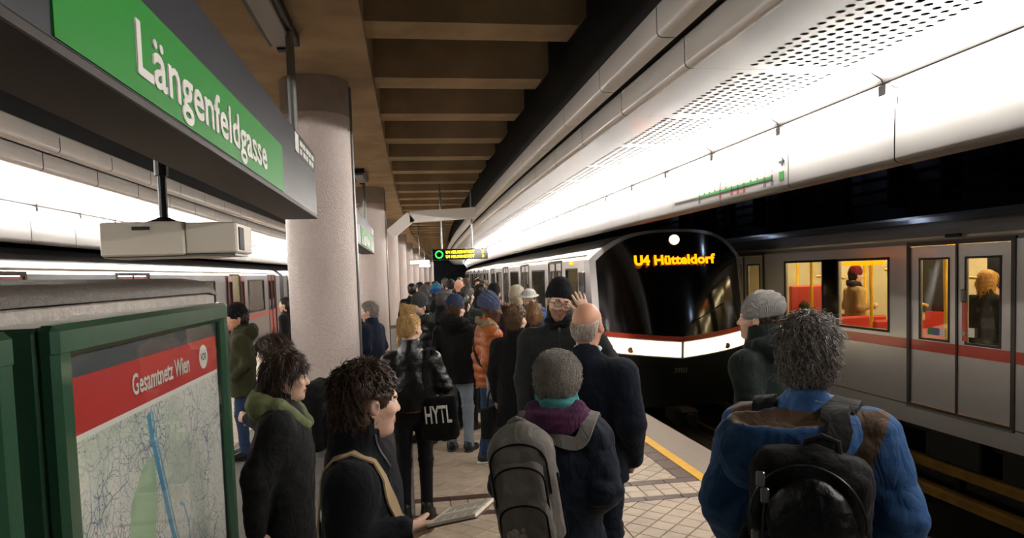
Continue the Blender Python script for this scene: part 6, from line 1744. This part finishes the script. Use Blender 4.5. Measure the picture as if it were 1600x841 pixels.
person('man in olive hooded parka and black knit cap, before the red train doors', (-1.80, 7.60), 1.60, 104, OLIVE, JEANS, H_DK, cloth('black_cap', '#15161a', .9, 'knit'), head=(16, -4, 0), hood='down', faced=True, res=.012, arms=('pocket', 'pocket'), thick=.036, skin=SK_R)
person('elderly woman with short grey hair in navy coat beside the column', (-.50, 8.85), 1.545, 62, cloth('navy_coat2', '#141d30', .85), DARKT, H_GR, None, head=(20, -6, 0), faced=True, res=.012, arms=('bent', 'bent'))
person('person in charcoal jacket half hidden behind the first column', (-.80, 9.75), 1.56, 10, CHAR, DARKT, H_DK, None, res=.018)
s = person('bearded man with grey beanie in glossy black puffer, facing left', (.12, 7.72), 1.64, 128, cloth('gloss_puffer', '#0d0e11', .4, 'down'), DARKT, H_DK, cloth('grey_beanie', '#4c4e50', .9, 'knit'), head=(10, -4, 0), faced=True, res=.012, puff=(.09, .014), thick=.04, arms=('pocket', 'pocket'))
V, Q = surface(SUB(ell((0, .05, -.07), (.062, .062, .06)), U(ell((0, .105, -.062), (.03, .03, .018)), ell((0, .07, .0), (.075, .07, .05)), k=.01), .01), A3(-.1, -.05, -.16), A3(.1, .15, .05), .010); mesh_obj('beard', (V * s.hs) @ s.HM.T + s.P['head'], Q, H_SALT, s.root, True)
s.scarf(FOREST, r=.036, R0=.085, z=.02)
s = person('person in black fur-hooded parka and pale jeans with a blue patterned cap', (.47, 7.24), 1.62, -24, cloth('black_parka', '#0d0e10', .8), JEANSL, H_BR, cloth('blue_cap', '#34435c', .9, 'knit'), hood='down', res=.012, hem=.80, thick=.036, head=(-18, 0, 0))
nb = s.P['neck']; r_ = np.random.RandomState(3); an = r_.rand(300) * 6.28; bs = np.stack([.15 * np.sin(an), -.08 + .10 * np.cos(an), nb[2] + .01 + .02 * r_.rand(300)], 1).astype(F32)
V, Q = strands(bs, np.tile(A3(0, 0, 1), (300, 1)), 900, .045, .003, lambda p, n: r_.normal(size=p.shape), r_, .8, .5, 3, .3); mesh_obj('fur_trim', V, Q, mat('fur_black', '#1d1b1a', .9), s.root, True)
B = A3(-.23, -.05, .80); b = s.thing_root('carrier_bag', B, 'dark purple bag with a pale round print, beside the pale jeans', 'bag')
carried_sdf(b, B, 'bag_body', rbox(B + A3(0, 0, .17), (.06, .14, .17), .03), B - .3, B + .45, .014, cloth('purple_bag', '#2b2740', .5, 'nylon'))
mb = MB(); mb._add([(-.02 + .06 * math.cos(t * PI / 8), -.143, .2 + .07 * math.sin(t * PI / 8)) for t in range(16)], [tuple(range(16))]); mb.build('bag_print', mat('bag_print_pale', '#b9a7a5', .7), b)
mb = MB(); mb.tube([(.01, -.08, .33), (.03, -.06, .5), (.03, .06, .5), (.01, .08, .33)], .01, 6); mb.build('handle', BLK, b)

s = person('man in grey flat cap and black coat facing right', (.43, 9.08), 1.67, -62, BLK, DARKT, H_SALT, None, faced=True, skin=SK_R)
f = U(AND(ell((0, -.01, .085), (.095, .125, .05)), half((0, .05, -1), -.055), .01), (AND(ell((0, .10, .075), (.07, .06, .012)), half((0, 0, -1), -.06), .004), .012)); s._head_obj('flat_cap', f, (-.14, -.2, 0), (.14, .2, .2), .011, cloth('flat_cap', '#63666a', .9))
s = person('person with blue and yellow striped bobble hat, from behind', (.41, 10.62), 1.70, 6, BLK, DARKT, H_DK, None)
s.beanie(None, low=-.02, tall=.03, vol=.016, tilt=.1, mats=[cloth('hat_blue', '#2458a8', .9, 'knit'), cloth('hat_yellow', '#c9b45a', .9, 'knit'), cloth('hat_teal', '#3a7f9a', .9, 'knit')], region=lambda c: np.where(c[:, 2] < .02, 1, np.where(c[:, 2] > .10, 2, 0)))
person('man with cropped grey hair in dark jacket beside the bobble hat', (.26, 11.8), 1.705, 25, CHAR, DARKT, H_SALT, None, skin=SK_R)
person('bald man in dark coat in the middle of the crowd', (.87, 12.25), 1.79, -12, BLK, DARKT, None, None, skin=SK_R)
person('man with dark grey hair in forest green jacket, from behind', (.76, 9.24), 1.70, -34, FOREST, DARKT, H_SALT, None)
person('dark-haired man in navy jacket facing right', (1.01, 9.92), 1.71, -48, NAVY, DARKT, H_DK, None, faced=True)
person('person in brown coat and black knit hat near the train', (1.25, 10.2), 1.69, -30, BROWNC, DARKT, H_DK, cloth('black_cap2', '#17191e', .9, 'knit'))
person('woman with dark scarf facing this way beside the train', (1.40, 14.0), 1.77, 170, PALE, DARKT, H_DK, None, faced=True, long=.12, scarf=BLK)
person('woman with brown hair facing this way, left of the fluffy white hat', (1.40, 12.95), 1.735, 160, CHAR, DARKT, H_BR, None, faced=True, long=.12)
s = person('person with fluffy white hat and long pale ponytail in black coat', (1.40, 8.98), 1.66, -42, BLK, DARKT, None, None, res=.012)
s.beanie(cloth('white_fluffy', '#d9cfb8', .95, 'knit', .4), low=-.01, tall=.02, vol=.022, fuzz=900, tilt=.15)
s.hair(hair_mat('pale_pony', '#cdbd96', '#e6dcc0'), vol=.006, locks=500, length=.06, curl=.2, rad=.003, nape=-.06, extra=lambda f: U(f, (cone((.06, -.07, -.02), (.10, -.08, -.2), .032, .016), .03)))
s = person('man in cobalt blue hooded jacket with white bucket cap, facing this way', (1.46, 8.28), 1.655, 150, COBALT, JEANS, H_DK, None, faced=True, res=.012, hood='down', head=(8, -8, 0))
f = U(AND(ell((0, -.015, .055), (.092, .115, .095)), half((0, 0, -1), -.045), .01), (AND(ell((0, -.01, .05), (.125, .15, .018)), ell((0, -.01, .05), (.125, .15, .03)), .004), .015)); s._head_obj('bucket_cap', f, (-.16, -.2, 0), (.16, .2, .2), .010, cloth('white_cap', '#d6d3cc', .9))
person('short person with light brown hair behind the man with glasses', (1.30, 7.2), 1.53, -10, CHAR, DARKT, hair_mat('light_brown', '#6d5033', '#92704a'), None, long=.08)
person('person in burgundy coat behind the orange jacket', (1.06, 7.62), 1.48, 0, BURG, DARKT, H_DK, None, res=.018)
person('person in black coat standing close behind the orange jacket', (.62, 8.25), 1.62, -30, BLK, DARKT, H_DK, None, res=.016, hem=.6)
far_l = [('brown-haired distant passenger in charcoal jacket, beyond the bobble hat', (.33, 13.15), 1.74, 15, CHAR, H_BR), ('dark-haired distant passenger in navy jacket, farther than the bald man', (.86, 15.1), 1.77, -10, NAVY, H_DK),
    ('distant passenger with salt-and-pepper hair in black coat under the departure board', (.82, 17.0), 1.79, 20, BLK, H_SALT), ('distant passenger in burgundy coat by the far columns', (.20, 15.75), 1.72, 40, BURG, H_DK),
    ('grey-haired distant passenger in brown coat past the departure board', (1.36, 20.1), 1.79, -20, BROWNC, H_GR), ('distant passenger in pale grey jacket past the departure board', (1.44, 18.4), 1.78, 30, PALE, H_BR),
    ('dark-haired distant passenger in black by the columns', (.02, 14.25), 1.71, 0, BLK, H_DK), ('distant passenger in navy facing this way beside the far train car', (2.02, 22.1), 1.79, 170, NAVY, H_DK),
    ('dark-haired passenger in plain black coat behind the bald man', (.50, 14.55), 1.74, -20, BLK, H_DK), ('brown-haired passenger in charcoal facing this way near the train side', (1.75, 16.4), 1.72, 150, CHAR, H_BR),
    ('grey-haired passenger in charcoal at the far bend', (1.05, 24.0), 1.76, 0, CHAR, H_GR), ('brown-haired passenger in black coat at the far bend', (1.8, 26.5), 1.72, 10, BLK, H_BR)]
for lab, loc, h, face, c, hr in far_l:
    person(lab, (loc[0] + bend(loc[1]), loc[1]), h, face, c, DARKT, hr, None, res=.022, group='distant passengers down the platform')
person('person in dark clothes standing by the red-doored train, past the column', (-2.15, 12.5), 1.55, 80, BLK, DARKT, H_DK, None, res=.018)

# ------------------------------------------------------------------ passengers inside the silver train
FLZ = 0.0
s = person('passenger in beige coat with red hat and dark scarf inside the silver train', (7.25, 10.32, FLZ), 1.78, -100, cloth('beige_coat', '#b59a6c', .9), DARKT, H_DK, cloth('red_hat', '#7d1f28', .9, 'knit'), res=.014, hem=.5, scarf=cloth('dark_scarf', '#3c2a30', .9), faced=True, arms=('bent', 'bent'), group='train passengers')
person('blonde passenger in dark jacket behind the train door glass', (7.10, 7.55, FLZ), 1.70, -75, cloth('dark_jacket', '#2a2a2c', .9), DARKT, hair_mat('gold_blonde', '#c08a3a', '#e0b25c'), None, res=.013, long=.16, group='train passengers', hair_kw=dict(vol=.018, down=True, length=.07))
person('dark-haired passenger behind the train window, beside the red hat', (7.0, 11.45, FLZ), 1.42, -100, OLIVE, DARKT, H_DK, None, res=.014, group='train passengers', faced=True)
person('passenger in black reaching for the rail behind the train door', (8.3, 8.55, FLZ), 1.50, 60, BLK, DARKT, H_DK, None, res=.016, group='train passengers', arms=('bent', 'bent'))
